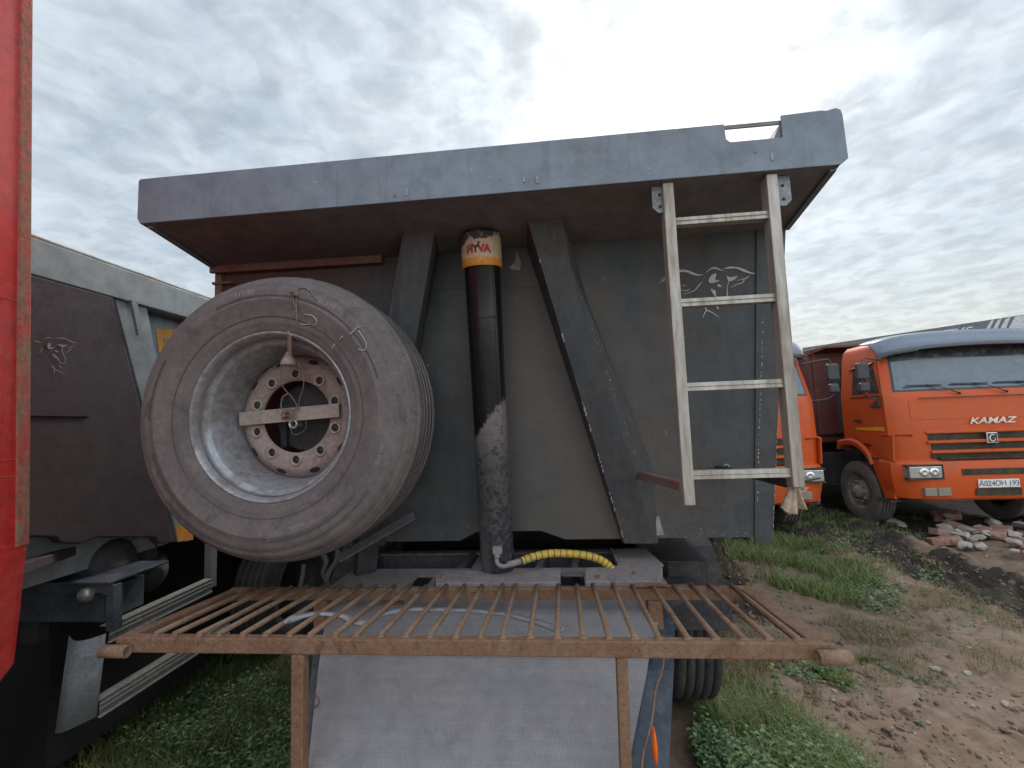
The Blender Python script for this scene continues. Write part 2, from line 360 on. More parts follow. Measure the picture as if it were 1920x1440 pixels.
at_.data.foreach_set('value', [min(1, sum(track(x, y)[:2])+.3*track(x, y)[2]+((.9*sst(1.2, 2.2, -x) if x < 0 and y < 12 else 0)+(sst(6.9, 7.4, y) if x > 1.5 and y < 15 else 0))) for x, y, z in gv])  # churned tracks, plus painted shade at the left and under the trucks
ground = bpy.data.objects.new('ground', gme); C.objects.link(ground); tag(ground, 'reddish bare dirt with dark churned wheel tracks', None, kind='structure')
def gcustom(col, v, t):
    a = nd('ShaderNodeAttribute', attribute_name='soil_shade')
    n = wnoise(v, 3.5, 6, .7, .5); n2 = wnoise(v, 22, 5, .75)
    s = mm('ADD', a.outputs['Fac'], mm('MULTIPLY', mm('SUBTRACT', n, .5), .9))
    col = mixc(ramp(s, .25, .55), col, (.040, .031, .027))
    col = mixc(ramp(n2, .60, .68, 0., .75), col, (.10, .075, .06))
    vo = nd('ShaderNodeTexVoronoi'); L.new(v, vo.inputs['Vector']); vo.inputs['Scale'].default_value = 60
    peb = mm('MULTIPLY', ramp(vo.outputs['Distance'], .16, .22, 1., 0.), ramp(wnoise(v, 11, 3, .6), .52, .60))
    col = mixc(peb, col, (.21, .17, .14))
    g = ramp(wnoise(v, 1.1, 6, .75, .8), .50, .66, 0., .6)
    return mixc(g, col, (.105, .10, .055))
m_ground = mat('trodden_dirt', (.20, .135, .094), (.235, .175, .132), .6, .95, scale=1.3, bump=1., bscale=34, dark=(.115, .08, .06), custom=gcustom, spec=.2)
gme.materials.append(m_ground)

# ------------------------------------------------------------------ main tipper trailer
XC = -.278
T = thing('tipper_trailer', 'dark grey tipper trailer in the middle with ladder and lifting ram on its front', 'trailer', (XC, 2.1, 0))
YF, ZT, ZB = 1.53, 2.886, 2.708          # front face of the rim beam
xl, xr = at(258, 380, y=YF).x, at(1584, 250, y=YF).x
# wall plane
WP = Vector((0, 2.12, 1.3)); WQ = Vector((0, 1.95, 2.7)); wdir = (WQ-WP).normalized(); WN = wdir.cross(Vector((1, 0, 0))).normalized()
if WN.y > 0: WN = -WN
def W(px, py, off=0.): return atp(px, py, WP+WN*off, WN)
def Wy(z): return WP.y+(z-WP.z)*(WQ.y-WP.y)/(WQ.z-WP.z)
# front wall outline (in photo coordinates on the wall plane)
TR = W(1476, 380); BR_ = W(1449, 1018); BI = W(1416, 1010)
TL = Vector((2*XC-TR.x, TR.y, TR.z)); BL_ = Vector((2*XC-BR_.x-.0, BR_.y, BR_.z))
zt = 2.80
def wp(x, z): return Vector((x, Wy(z), z))
zb = W(1160, 1010).z
nz = W(950, 996).z; step = [wp(W(1416, 1010).x, W(1416, 1018).z), wp(W(1416, 1010).x, zb)]
poly = [wp(TL.x, zt), wp(TR.x, zt), BR_, step[0], step[1], wp(W(1060, 1010).x, zb), wp(W(1014, 993).x, nz), wp(W(895, 997).x, nz), wp(W(862, 1004).x, zb+.0), wp(W(845, 1010).x, zb), wp(BL_.x, zb)]
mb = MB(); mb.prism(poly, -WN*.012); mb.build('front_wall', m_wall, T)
# folded corner flange with chipped paint
mb = MB()
for k in range(46):
    y0 = 600+k*9+random.uniform(-3, 3)
    if random.random() < .82:
        xx = 1431-(y0-600)*.034+random.uniform(-1, 1)
        a = W(xx, y0, .0035); w = random.uniform(.0008, .0042)*(1.6 if random.random() < .12 else 1); h = random.uniform(.006, .014)
        mb.add([a+Vector((-w, 0, 0)), a+Vector((w, 0, 0))+wdir*h*.2, a+Vector((w*.7, 0, 0))+wdir*h, a+Vector((-w*.6, 0, 0))+wdir*h*.8], [(0, 1, 2, 3)])
for k in range(70):
    y0 = 560+k*6.4; a = W(1474.5-(y0-400)*.042, y0, .0035)
    if random.random() < .75: mb.box(a+Vector((-.0025*random.random(), -.001, 0)), a+Vector((.002, .001, random.uniform(.003, .016))))
for k in range(46):
    x0 = random.uniform(1232, 1400); y0 = 1008-abs(random.gauss(0, 9)); a = W(x0, y0, .003); s = random.uniform(.0008, .003)
    mb.add([a+Vector((-s*2, 0, 0)), a+Vector((s*1.5, 0, 0)), a+wdir*s*1.5], [(0, 1, 2)])
mb.add([W(1231, 1004, .003), W(1246, 1003, .003), W(1240, 985, .003), W(1236, 968, .003), W(1231, 968, .003), W(1229, 985, .003)], [tuple(range(6))])
mb.add([W(969, 470, .004), W(977, 492, .004), W(975, 507, .004), W(960, 506, .004), W(955, 502, .004), W(966, 490, .004)], [tuple(range(6))])
mb.build('bare_paint_chips', m_edge, T)
mb = MB()
mb.prism([W(1418, 430, .002), W(1422, 430, .002), W(1418, 1006, .002), W(1414, 1006, .002)], WN*.006)
mb.prism([W(748, 538, .001), W(1058, 536, .001), W(1058, 539, .001), W(748, 541, .001)], WN*.003)
mb.build('weld_seam', m_wall, T)
# side walls of the body and floor
mb = MB(); L_ = 6.2
for s, X0, X1 in ((1, TR.x, BR_.x), (-1, TL.x, BL_.x)):
    a = [(X1, BR_.y+.014, BR_.z), (X0, TR.y+.03, zt), (X0, TR.y+L_, zt), (X1, TR.y+L_, BR_.z)]
    mb.prism(a, (-.012*s, 0, 0))
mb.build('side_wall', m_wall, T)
MB().box((BL_.x+.05, 2.16, nz+.002), (BR_.x-.05, 8.2, nz+.03)).build('body_floor', m_dark, T)
# rim beam (fascia) with slot at top right
cs = [at(1357, 226, y=YF).x, at(1463, 220, y=YF).x]; zr = ZT+.012
xch = .028
front = [(xl+xch*.4, ZB), (xl, ZB+.02), (xl, ZT-.006), (xl+.01, ZT), (cs[0], ZT), (cs[0]+.004, ZT-.055), (cs[0]+.016, ZT-.066),
         (cs[1]+.002, ZT-.066), (cs[1]+.002, zr), (xr-.065, zr+.004), (xr-.05, zr+.001), (xr-.02, zr+.008), (xr-.004, zr), (xr, zr-.02), (xr+.004, ZB+.02), (xr-.022, ZB)]
mb = MB(); mb.prism([(x, YF, z) for x, z in front], (0, .006, 0))
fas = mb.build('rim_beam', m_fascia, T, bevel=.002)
mb = MB(); mb.box((cs[0]-.05, YF+.008, ZT-.014), (cs[1]+.06, YF+.014, ZT-.001)); mb.build('slot_rail', m_soffit, T)
mb = MB(); g0 = at(1447, 256, y=YF+.01); g1 = at(1462, 224, y=YF+.01)
mb.prism([(cs[1]-.026, YF+.008, ZT-.07), (cs[1]+.01, YF+.008, ZT-.07), (cs[1]+.01, YF+.008, ZT), (cs[1]+.0, YF+.008, ZT-.014)], (0, .12, 0)); mb.build('slot_gusset', m_soffit, T)
# sloping underside plate running back to the wall
wy = Wy(2.66)
mb = MB()
mb.hexa([(xl+xch*.4, YF+.006, ZB), (xr-.022, YF+.006, ZB), (TR.x, Wy(2.66)+.0, 2.672), (TL.x, Wy(2.66), 2.672),
         (xl+xch*.4, YF+.006, ZB+.006), (xr-.022, YF+.006, ZB+.006), (TR.x, Wy(2.66), 2.678), (TL.x, Wy(2.66), 2.678)])
mb.build('rim_underside', m_soffit, T)
mb = MB(); mb.beam((xr-.035, YF+.02, ZB-.006), (TR.x-.01, wy-.01, 2.664) , .02, .008); mb.build('corner_strip', m_fascia, T); mb = MB(); mb.beam((xl+.035, YF+.02, ZB-.006), (TL.x+.01, wy-.01, 2.664), .02, .008)
mb.build('corner_strip', m_fascia, T)
mb = MB(); mb.box((xl+.01, YF+.01, ZT-.03), (cs[0]-.0, YF+.30, ZT-.026)); mb.build('rim_top', m_fascia, T)
mb = MB()
for px, py, pw in ((740, 362, 7), (763, 360, 9), (982, 335, 6), (1007, 337, 10), (1448, 293, 6)):
    a = at(px, py, y=YF-.003); mb = MB(); mb.box(a-Vector((.0035, 0, .012)), a+Vector((.0035, .002, .012))); mb.build('weld_mark', m_edge, T)
for k in range(16):
    px = random.choice((random.uniform(280, 1560), random.uniform(900, 1500))); py = 405-(px-300)*.085+random.uniform(-40, 4)
    a = at(px, py, y=YF-.0008); mb = MB(); n_ = random.randint(3, 6); sz = random.uniform(.002, .007)
    mb.add([a+Vector((math.cos(t)*sz*random.uniform(.6, 2.2), 0, math.sin(t)*sz*random.uniform(.3, .9))) for t in np.linspace(0, 2*PI, n_+3)[:-1]], [tuple(range(n_+2))]); mb.build('scrape', m_edge if random.random() < .6 else m_rust, T)
# lambda beams
def beam_part(s):
    def mx(p): return p if s > 0 else Vector((2*XC-p.x, p.y, p.z))
    pts = []
    top = [(970, 366), (1046, 360)]; bot = [(1170, 1020), (1232, 1020)]
    off = .075
    a = at(981, 386, y=1.71); b = at(1050, 382, y=1.71); c = W(1150, 800, off*.8); d = W(1171, 1019, off*.5); e = W(1231, 1019, off*.5)
    f2 = W(1197, 870, off*.75); f3 = at(1070, 500, y=1.78)
    wa, wb, wd, we, wf, wf3 = W(980, 440, 0), W(1058, 440, 0), W(1166, 1017, 0), W(1234, 1017, 0), W(1225, 880, 0), W(1100, 560, 0)
    P = [mx(p) for p in (a, b, f3, f2, e, d, wa, wb, wf3, wf, we, wd)]
    if s < 0:
        P[0] = at(822, 394, y=1.72); P[1] = at(763, 398, y=1.72); P[2] = P[1].lerp(P[3], .25); P[6] = at(828, 450, y=1.94); P[7] = at(770, 455, y=1.94); P[8] = P[7].lerp(P[9], .15)
    m = MB()
    m.add(P, [(0, 1, 2, 3, 4, 5)], 0); m.add(P, [(1, 7, 8, 2)]); m.add(P, [(2, 8, 9, 3)]); m.add(P, [(3, 9, 10, 4)]); m.add(P, [(4, 10, 11, 5)]); m.add(P, [(5, 11, 6, 0)]); m.add(P, [(0, 6, 7, 1)])
    o = m.build('wall_beam', m_beam, T, bevel=.004)
    if s > 0:
        e2 = MB()
        for k in range(60):
            t = random.random(); t = .3+.7*t if random.random() < .8 else t
            q = mx(a).lerp(mx(d), t)
            if noise.noise(q*9) > -.05:
                r = random.uniform(.001, .0035); e2.box(q-Vector((r*.5, .004, r*2)), q+Vector((r, -.001, r*3)))
            q = mx(f3).lerp(mx(f2), t)
            if random.random() < .3: r = random.uniform(.0008, .002); e2.box(q-Vector((r, .004, r)), q+Vector((r, -.001, r*2)))
        e2.build('chipped_edge', m_edge, o)
beam_part(1); beam_part(-1)
# red primer rail under the rim at left, corner post ribs
mb = MB(); a = W(395, 503, .03); b = W(520, 525, .03)
mb.beam(a, (b.x+.5, b.y, a.z-.005), .02, .05); mb.build('cross_rail', m_redoxide, T, bevel=.003)
mb = MB(); px = TL.x
for z, w, h in ((2.595, .012, .012), (2.50, .018, .010)):
    mb.box((px-w, Wy(z)-.03, z), (px+.09, Wy(z)+.06, z+h))
mb.box((px-.004, Wy(2.6)-.02, 2.40), (px+.03, Wy(2.6)+.02, 2.672)); mb.build('corner_rib', m_redoxide, T, bevel=.003)
# bull emblem on wall
def E(x, y): return W(1220+x/8.727, 480+y/8.727, .0035)
def E2(poly, mb): mb.add([E(*p) for p in poly], [tuple(range(len(poly)))])
mb = MB()
ribbon(mb, [(470, 245), (580, 245), (700, 290), (780, 312), (868, 298)], [40, 38, 40, 24, 3], E)
ribbon(mb, [(900, 276), (980, 212), (1060, 195), (1130, 222), (1205, 240)], [5, 18, 30, 22, 4], E)
ribbon(mb, [(1195, 207), (1300, 190), (1400, 192), (1530, 238), (1640, 280), (1710, 283)], [4, 34, 28, 42, 26, 4], E)
E2([(1060, 280), (1076, 310), (1060, 350), (1058, 395), (1130, 398), (1090, 425), (1000, 447), (955, 440), (945, 400), (965, 350), (1005, 305)], mb)
E2([(1228, 312), (1260, 338), (1300, 345), (1370, 340), (1425, 320), (1400, 360), (1360, 395), (1300, 412), (1270, 408), (1245, 350)], mb)
E2([(1095, 468), (1120, 458), (1165, 490), (1140, 508), (1110, 505), (1092, 485)], mb)
E2([(990, 530), (1020, 552), (1062, 560), (1070, 655), (1045, 650), (1010, 600), (990, 560)], mb)
E2([(1060, 815), (1100, 822), (1115, 870), (1090, 862)], mb)
ribbon(mb, [(1280, 405), (1262, 480), (1250, 560), (1256, 645)], [8, 10, 12, 20], E)
ribbon(mb, [(1256, 645), (1230, 740), (1170, 770), (1100, 740), (1062, 655)], [20, 14, 12, 14, 20], E)
ribbon(mb, [(1410, 400), (1500, 380), (1570, 360), (1615, 318)], [3, 10, 16, 4], E)
ribbon(mb, [(1535, 385), (1500, 435), (1400, 470), (1315, 515)], [14, 14, 12, 5], E)
ribbon(mb, [(855, 418), (790, 480), (720, 560), (620, 600), (525, 625)], [5, 18, 14, 10, 8], E)
ribbon(mb, [(495, 550), (560, 568), (610, 555), (650, 530)], [8, 12, 12, 3], E)
ribbon(mb, [(495, 486), (540, 486), (580, 472)], [6, 8, 3], E)
ribbon(mb, [(145, 440), (210, 395), (270, 375)], [4, 12, 20], E)
ribbon(mb, [(155, 400), (210, 360), (265, 332)], [3, 10, 8], E)
ribbon(mb, [(885, 830), (905, 870), (935, 890)], [14, 22, 20], E)
ribbon(mb, [(915, 890), (880, 940), (850, 1008)], [20, 14, 5], E)
ribbon(mb, [(930, 890), (1020, 935), (1115, 998)], [14, 14, 6], E)
mb.build('bull_emblem', m_emblem, T)
# hydraulic cylinder (parts of the trailer), leaning with the wall
pb = at(936, 1058, y=2.00); pt = at(897, 395, y=1.80)
pb.x = pt.x = XC; ax = (pt-pb).normalized()
def cylp(z): t = (z-pb.z)/(pt.z-pb.z); return pb.lerp(pt, t)
def ring_mesh(prof, n=48, mis=None, mi=0):
    u = Vector((1, 0, 0)); w = ax.cross(u).normalized(); m = MB(); vs = []
    for r, z in prof: c = cylp(z); vs += [c+(u*math.cos(2*PI*k/n)+w*math.sin(2*PI*k/n))*r for k in range(n)]
    o = len(m.v); m.v += [tuple(p) for p in vs]
    for i in range(len(prof)-1):
        m.f += [(i*n+k, i*n+(k+1) % n, (i+1)*n+(k+1) % n, (i+1)*n+k) for k in range(n)]; m.mi += [mis[i] if mis else mi]*n; m.sm += [True]*n
    return m
zc0, zc1 = at(900, 500, y=1.80).z, at(899, 440, y=1.80).z
m = ring_mesh([(0, 1.20), (.072, 1.20), (.072, 1.30), (.071, 1.9), (.074, 2.36), (.074, zc0), (.0745, zc0+.002), (.0745, zc1+.008), (0, zc1+.03)])
cyl = m.build('hydraulic_cylinder', m_cyl, T)
rc = .084; hh = zc1-zc0
cv = ring_mesh([(.0755, zc0+.002), (rc-.002, zc0), (rc, zc0+.002), (rc, zc0+hh*.24), (rc, zc0+hh*.245), (rc, zc0+hh*.62), (rc, zc0+hh*.625), (rc, zc1), (.0755, zc1+.004)], mis=[0, 0, 0, 0, 1, 1, 1, 1]).build('cylinder_cover', [m_orange, m_cover, m_coveror], T)
def cyltext(txt, size, x0, zb_, color, name, shear=0, flip=False, space=1., bold=0.):
    def fn(x, y):
        a = (x+x0)/rc; z = zb_+y; c = cylp(z); return c+Vector((math.sin(a)*(rc+.0015), -math.cos(a)*(rc+.0015), 0))
    return text_mb(txt, size, fn, shear=shear, space=space, bold=bold*1.7).build(name, color, cv)
cyltext('H', .042, -.037, zc0+hh*.30, m_redink, 'lettering', bold=.0015)
cyltext('Y', .046, -.012, zc0+hh*.30, m_ink, 'lettering', bold=.0008)
cyltext('VA', .042, .024, zc0+hh*.30, m_redink, 'lettering', space=.86, bold=.0015)
mb = MB()
def cf(x, y):
    a = x/rc; c = cylp(zc0+y); return c+Vector((math.sin(a)*(rc+.0015), -math.cos(a)*(rc+.0015), 0))
ribbon(mb, [(-.003, .058), (.001, .068), (.002, .078)], [.007, .006, .004], cf); ribbon(mb, [(-.002, .077), (.003, .080), (.008, .074)], [.003, .005, .002], cf)
mb.add([cf(-.030, hh*.68), cf(.016, hh*.66), cf(.018, hh*.80), cf(.012, hh*.94), cf(-.010, hh*.95), cf(-.026, hh*.88)], [tuple(range(6))])
mb.mi[-1] = 1
mb.build('cover_mark', [m_ink, m_coveror], cv)
ring_mesh([(.075, 2.335), (.0765, 2.336), (.0765, 2.340), (.075, 2.341)]).build('wiper_ring', m_black, cyl)
# ladder (riveted to brackets; part of the trailer)
YL = 1.545
lad = MB(); dummy = None
lax = at(1252, 335, y=YL).x; lbx = at(1447, 322, y=YL).x; zlt = ZB-.004
zl1 = at(1303, 948, y=YL).z; zl2 = at(1507, 914, y=YL).z
rail_w = .036; rd = .05
ladder = thing('ladder', None, None, ((lax+lbx)/2, YL, zl1)); del ladder['category']; del ladder['label']
ladder.location = Vector(ladder.location)-Vector(T.location); ladder.parent = T
for x, zb0, hol in ((lax, zl1, 1), (lbx, zl2, 1)):
    m = MB(); m.box((x-rail_w/2, YL, zb0), (x+rail_w/2, YL+rd, zlt))
    r = m.build('ladder_rail', m_alu, ladder, bevel=.003)
    h = MB()
    for py in (560, 720, 895, 430):
        z = at(1285, py, y=YL+.03).z; h.box((x-rail_w/2-.0012, YL+.02, z-.012), (x-rail_w/2+.002, YL+.032, z+.012))
    h.lathe([(0, -.0012), (.0035, -.001), (.0035, .001)], (x, YL, zlt-.035), n=12)
for py, px in ((408, 1350), (562, 1365), (721, 1384), (888, 1400)):
    z = at(px, py, y=YL+.012).z
    m = MB(); m.hexa([(lax+rail_w/2, YL+.010, z-.015), (lbx-rail_w/2, YL+.010, z-.015), (lbx-rail_w/2, YL+.042, z-.015), (lax+rail_w/2, YL+.042, z-.015),
                      (lax+rail_w/2, YL+.014, z+.013), (lbx-rail_w/2, YL+.014, z+.013), (lbx-rail_w/2, YL+.040, z+.013), (lax+rail_w/2, YL+.040, z+.013)])
    m.box((lax+rail_w/2, YL+.009, z-.0015), (lbx-rail_w/2, YL+.0115, z+.0015))
    m.build('ladder_rung', m_alu, ladder, bevel=.002)
for (x0, x1, ztp, zbt) in ((at(1221, 340, y=YL+.02).x, lax-.004, zlt, at(1230, 399, y=YL+.02).z), (lbx+.012, at(1481, 330, y=YL+.02).x, zlt, at(1470, 385, y=YL+.02).z)):
    m = MB(); left = x0 < lax-.01
    P = [(x0, zbt+.02), (x0+.018, zbt), (x1, zbt), (x1, ztp), (x0, ztp)] if left else [(x0, zbt), (x1-.018, zbt), (x1, zbt+.018), (x1, ztp), (x0, ztp)]
    m.prism([(x, YL+.022, z) for x, z in P], (0, .004, 0)); b = m.build('ladder_bracket', m_plate, T)
    h = MB()
    for q in (.33, .78): h.lathe([(0, -.001), (.0055, -.001), (.0055, .002)], ((x0+x1)/2+.002, YL+.022, ztp+(zbt-ztp)*q), n=14)
    h.build('bolt', m_ink, b)
# brackets holding the ladder's foot to the wall
m = MB(); a = W(1196, 884, .0); b = Vector((lax-.006, YL+.05, at(1290, 905, y=YL+.04).z))
m.beam(a, b, .030, .005); m.beam(a+Vector((-.013, 0, -.014)), b+Vector((-.013, 0, -.014)), .005, .028); o = m.build('foot_bracket', m_redoxide, T, bevel=.001)
m = MB(); a = W(1346, 874, 0); b = Vector((lbx+.01, YL+.05, at(1480, 900, y=YL+.04).z))
m.beam(a, b, .03, .004); m.prism([a+Vector((.02, 0, -.002)), b+Vector((0, 0, -.002)), b+Vector((0, 0, -.035)), a.lerp(b, .4)+Vector((.02, 0, -.03))], (.004, 0, 0))
m.beam(b+Vector((-.01, -.005, -.01)), b+Vector((.075, .0, .004)), .025, .006)
m.build('foot_bracket', m_dark, T, bevel=.001)
m = MB(); q = W(1362, 876, .01); pts = [q+Vector((.012*math.cos(t), 0, .016*math.sin(t)-.004)) for t in np.linspace(PI, 0, 8)]; m.tube(pts, .003, 6); m.build('hook', m_bolt, T)

# gooseneck deck: dusty plate with openings
ZD = 1.23
yd0 = at(900, 1110, z=ZD).y; yd1 = at(930, 1034, z=ZD).y
def dx(px, py): return at(px, py, z=ZD).x
hy0, hy1 = at(830, 1103, z=ZD).y, at(830, 1079, z=ZD).y
oy0, oy1 = at(830, 1066, z=ZD).y, at(830, 1038, z=ZD).y
xs = [dx(618, 1100), dx(684, 1062), dx(765, 1100), dx(803, 1095), dx(893, 1050), dx(924, 1050), dx(1051, 1095), dx(1097, 1095), dx(1162, 1050), dx(1252, 1095)]
xs = sorted(xs); ys = [yd0, hy0, hy1, oy0, oy1, oy1+.05]
ix = lambda v: min(range(len(xs)), key=lambda i: abs(xs[i]-v))
holes = set()
for i in range(ix(dx(765, 1100)), ix(dx(803, 1095))): holes.add((i, 1))
for i in range(ix(dx(1051, 1095)), ix(dx(1097, 1095))): holes.add((i, 1))
for i in range(ix(dx(684, 1062)), ix(dx(893, 1050))): holes.add((i, 3))
for i in range(ix(dx(924, 1050)), ix(dx(1162, 1050))): holes.add((i, 3))
dk = MB().cellplate(xs, ys, holes, ZD-.008, ZD).build('deck_plate', m_dust, T)
mb = MB(); mb.box((xs[0]+.02, yd0+.05, ZD-.16), (xs[-1]-.03, oy1+.5, ZD-.15)); mb.box((xs[0]+.02, oy1+.05, ZD-.15), (xs[-1]-.03, oy1+.06, ZD-.0))
for xx in (dx(870, 1050), dx(1010, 1050), dx(1075, 1050)): mb.beam((xx, oy0, ZD-.05), (xx+.03, oy1+.04, ZD-.04), .03, .09)
mb.build('deck_recess', m_recess, T)
# raised front lip with rounded shoulders, right-hand rail
mb = MB(); zl = ZD+.042
def dl(px, py, zq=None):
    p = at(px, py, z=zl); return Vector((p.x, max(p.y, yd0-.02), zl))
P = [dl(810, 1103), dl(816, 1078), dl(835, 1068), dl(900, 1071), dl(960, 1066), dl(1051, 1064), dl(1050, 1103)]
mb.prism([(p.x, p.y, ZD+.001) for p in P], (0, 0, zl-ZD))
P = [dl(1099, 1103), dl(1098, 1067), dl(1150, 1062), dl(1235, 1059), dl(1242, 1066), dl(1240, 1103)]
mb.prism([(p.x, p.y, ZD+.001) for p in P], (0, 0, zl-ZD+.003))
P = [at(a_, b_, z=zl-.01) for a_, b_ in ((1166, 1062), (1150, 1030), (1210, 1028), (1244, 1059))]
mb.prism([(p.x, p.y, zl-.02) for p in P], (0, 0, .012))
mb.beam((P[0].x-.01, P[0].y, zl-.01), (P[1].x-.01, P[1].y, zl-.01), .012, .02)
mb.build('deck_lip', m_dust, T, bevel=.003)
mb = MB()
for px, py in ((1190, 1078), (830, 1083), (1120, 1085)): p = dl(px, py); mb = MB(); mb.lathe([(0, .012), (.009, .012), (.009, 0)], (p.x, p.y, zl), axis='z', n=6); mb.build('deck_bolt', m_rust, T)
# apron: folded dusty chequer sheet falling towards us, dark chassis plate under it
def row(px0, px1, py, y, dz=0.): a = at(px0, py, y=y); b = at(px1, py, y=y); return a.x, b.x, y, (a.z+b.z)/2+dz
rows = [(xs[0]+.03, xs[-1]-.03, yd0-.001, ZD-.006), row(600, 1216, 1235, 1.60), row(596, 1212, 1262, 1.575), row(594, 1207, 1284, 1.545), row(578, 1175, 1440, 1.36), row(560, 1120, 1640, 1.20)]
# a smooth grid between the rows
def apron_grid(rows, nx=30, sub=5, dz=0.):
    vs = []; m = 0
    for i in range(len(rows)-1):
        for k in range(sub if i < len(rows)-2 else sub+1):
            t = k/sub; r = [rows[i][q]+(rows[i+1][q]-rows[i][q])*t for q in range(4)]
            for j in range(nx+1):
                u = j/nx; vs.append((r[0]+(r[1]-r[0])*u, r[2], r[3]+dz+.0015*noise.noise(Vector((u*5, r[2]*5, 1)))))
            m += 1
    return vs, [(i*(nx+1)+j, i*(nx+1)+j+1, (i+1)*(nx+1)+j+1, (i+1)*(nx+1)+j) for i in range(m-1) for j in range(nx)]
vs, fs = apron_grid(rows); mb = MB(); mb.add(vs, fs, 0, False); ap = mb.build('apron_sheet', m_apron, T)
so_ = ap.modifiers.new('solid', 'SOLIDIFY'); so_.thickness = .003; so_.offset = -1
r2 = [(xs[0]-.01, xs[-1]+.0, yd0-.004, ZD-.03), row(585, 1262, 1235, 1.60, -.03), row(560, 1250, 1440, 1.36, -.035), row(540, 1240, 1640, 1.20, -.03)]
vs, fs = apron_grid(r2, 4, 2); mb = MB(); mb.add(vs, fs); cp = mb.build('chassis_plate', m_blue, T)
s2 = cp.modifiers.new('solid', 'SOLIDIFY'); s2.thickness = .02; s2.offset = -1
mb = MB(); mb.box((xs[0], yd0+.01, ZD-.22), (xs[-1]-.0, yd0+.03, ZD-.010)); mb.box((xs[-1]-.035, yd0+.03, ZD-.30), (xs[-1]-.005, 8, ZD-.012)); mb.box((xs[0]+.005, yd0+.03, ZD-.30), (xs[0]+.035, 8, ZD-.012))
mb.build('chassis_rail', m_blue, T, bevel=.004)
a = at(1244, 1238, y=1.575); b = at(1205, 1420, y=1.345)
m = MB(); m.tube(spline([a+Vector((.0, .1, .05)), a, a.lerp(b, .33)+Vector((-.004, 0, 0)), a.lerp(b, .66)+Vector((.003, 0, 0)), b, b+Vector((-.02, -.05, -.08))], 6), .0035, 6); m.build('cable', m_rust2, T)
p = at(1228, 1402, y=1.34); m = MB(); m.lathe([(0, -.014), (.012, -.013), (.022, -.006), (.024, .004), (.026, .012)], (0, 0, 0), n=20); m.v = [(p.x+x*.30, p.y+y, p.z+z*1.9) for x, y, z in m.v]
m.build('marker_light', m_amber, T)
p = at(1176, 1336, y=1.46); m = MB(); m.lathe([(0, -.002), (.006, -.002), (.006, .006)], p, n=12); m.build('rivet', m_ink, T)
m = MB(); q = lambda px, py: at(px, py, y=1.46)
m.tube(spline([q(584, 1308), q(590, 1304), q(597, 1309), q(598, 1318), q(592, 1326), q(589, 1320)], 6), .003, 6); m.build('hook', m_rust, T)
# yellow hose with fittings
def hz(px, py, y): return at(px, py, y=y)
H = spline([hz(978, 1052, 1.93), hz(1000, 1044, 1.95), hz(1030, 1038, 1.98), hz(1062, 1038, 2.0), hz(1095, 1041, 2.0), hz(1124, 1049, 2.0), hz(1143, 1062, 2.0), hz(1150, 1075, 2.0)], 16)
rr = []; 
for i in range(len(H)): rr.append(.0165 if i % 6 else .0135)
ho = MB().tube(H, rr, 16).build('yellow_hose', m_yellow, T)
m = MB()
for i in range(0, len(H), 6):
    d = (H[min(i+1, len(H)-1)]-H[max(i-1, 0)]).normalized(); m.tube([H[i]-d*.0012, H[i]+d*.0012], .0162, 16)
m.build('wrap_seam', m_dark, ho)
m = MB(); P = spline([hz(933, 1030, 1.90), hz(931, 1046, 1.90), hz(934, 1058, 1.89), hz(945, 1062, 1.89), hz(956, 1058, 1.90)], 5)
m.tube(P, .009, 12); m.tube([hz(952, 1059, 1.90), hz(977, 1052, 1.93)], [.0125, .0135], 14); m.tube([hz(975, 1053, 1.93), hz(1002, 1045, 1.95)], [.0125, .0150], 14)
p = hz(933, 1034, 1.905); m.box(p-Vector((.018, .012, .008)), p+Vector((.018, .03, .02))); m.tube([hz(932, 1040, 1.90), hz(932, 1045, 1.90)], .014, 6)
m.build('hose_fitting', m_dust, ho)
MB().box((-1.25, 2.75, .75), (.60, 2.85, zb-.035)).build('dark_blocker', m_black, T)  # black box added to block the bright gap behind the deck
# wheels and mudguard seen behind the deck
def tyre_mb(c, ax, R_, hw, rr_=.29, n=72, grooves=4, m=None):
    m = m or MB(); e = .03; tw = hw*.82
    prof = [(rr_, -hw*.78), (rr_+.02, -hw*.93), (rr_+.08, -hw*.99), (R_-.14, -hw), (R_-.07, -hw*.96), (R_-.030, -hw*.90), (R_-.012, -hw*.84), (R_-.003, -tw+.01)]
    mis = [0]*len(prof)
    gw = .006
    for k in range(grooves):
        a = -tw+2*tw*(k+.9)/(grooves+.8)
        prof += [(R_, a-gw), (R_-.012, a-gw*.8), (R_-.012, a+gw*.8), (R_, a+gw)]; mis += [1, 1, 1, 0]
    prof += [(R_-.003, tw-.01), (R_-.012, hw*.84), (R_-.030, hw*.90), (R_-.07, hw*.96), (R_-.14, hw), (rr_+.08, hw*.99), (rr_+.02, hw*.93), (rr_, hw*.78)]
    mis += [0]*8
    m.lathe(prof, c, ax, n, mis=mis[:len(prof)-1]); return m
def road_wheel(x, y, lab=None):
    w = MB(); o = tyre_mb((x, y, .52), 'x', .52, .155).build('tyre', [m_tyre2, m_groove], T)
    m = MB(); m.lathe([(.29, -.12), (.27, -.10), (.25, -.02), (.22, -.01), (.12, -.0), (0, -.0)], (x, y, .52), 'x', 40); m.lathe([(.29, .12), (.27, .1), (.25, .02)], (x, y, .52), 'x', 40)
    m.build('rim', m_dark, o)
for x in (.80, -1.36):
    for y in (3.45, 4.75, 6.05): road_wheel(x, y)
for y in (3.4, 4.7): MB().box((-1.2, y, .47), (.64, y+.1, .57)).build('axle', m_dark, T)
zf = 1.12
a = at(1243, 1050, z=zf); b = at(1328, 1053, z=zf)
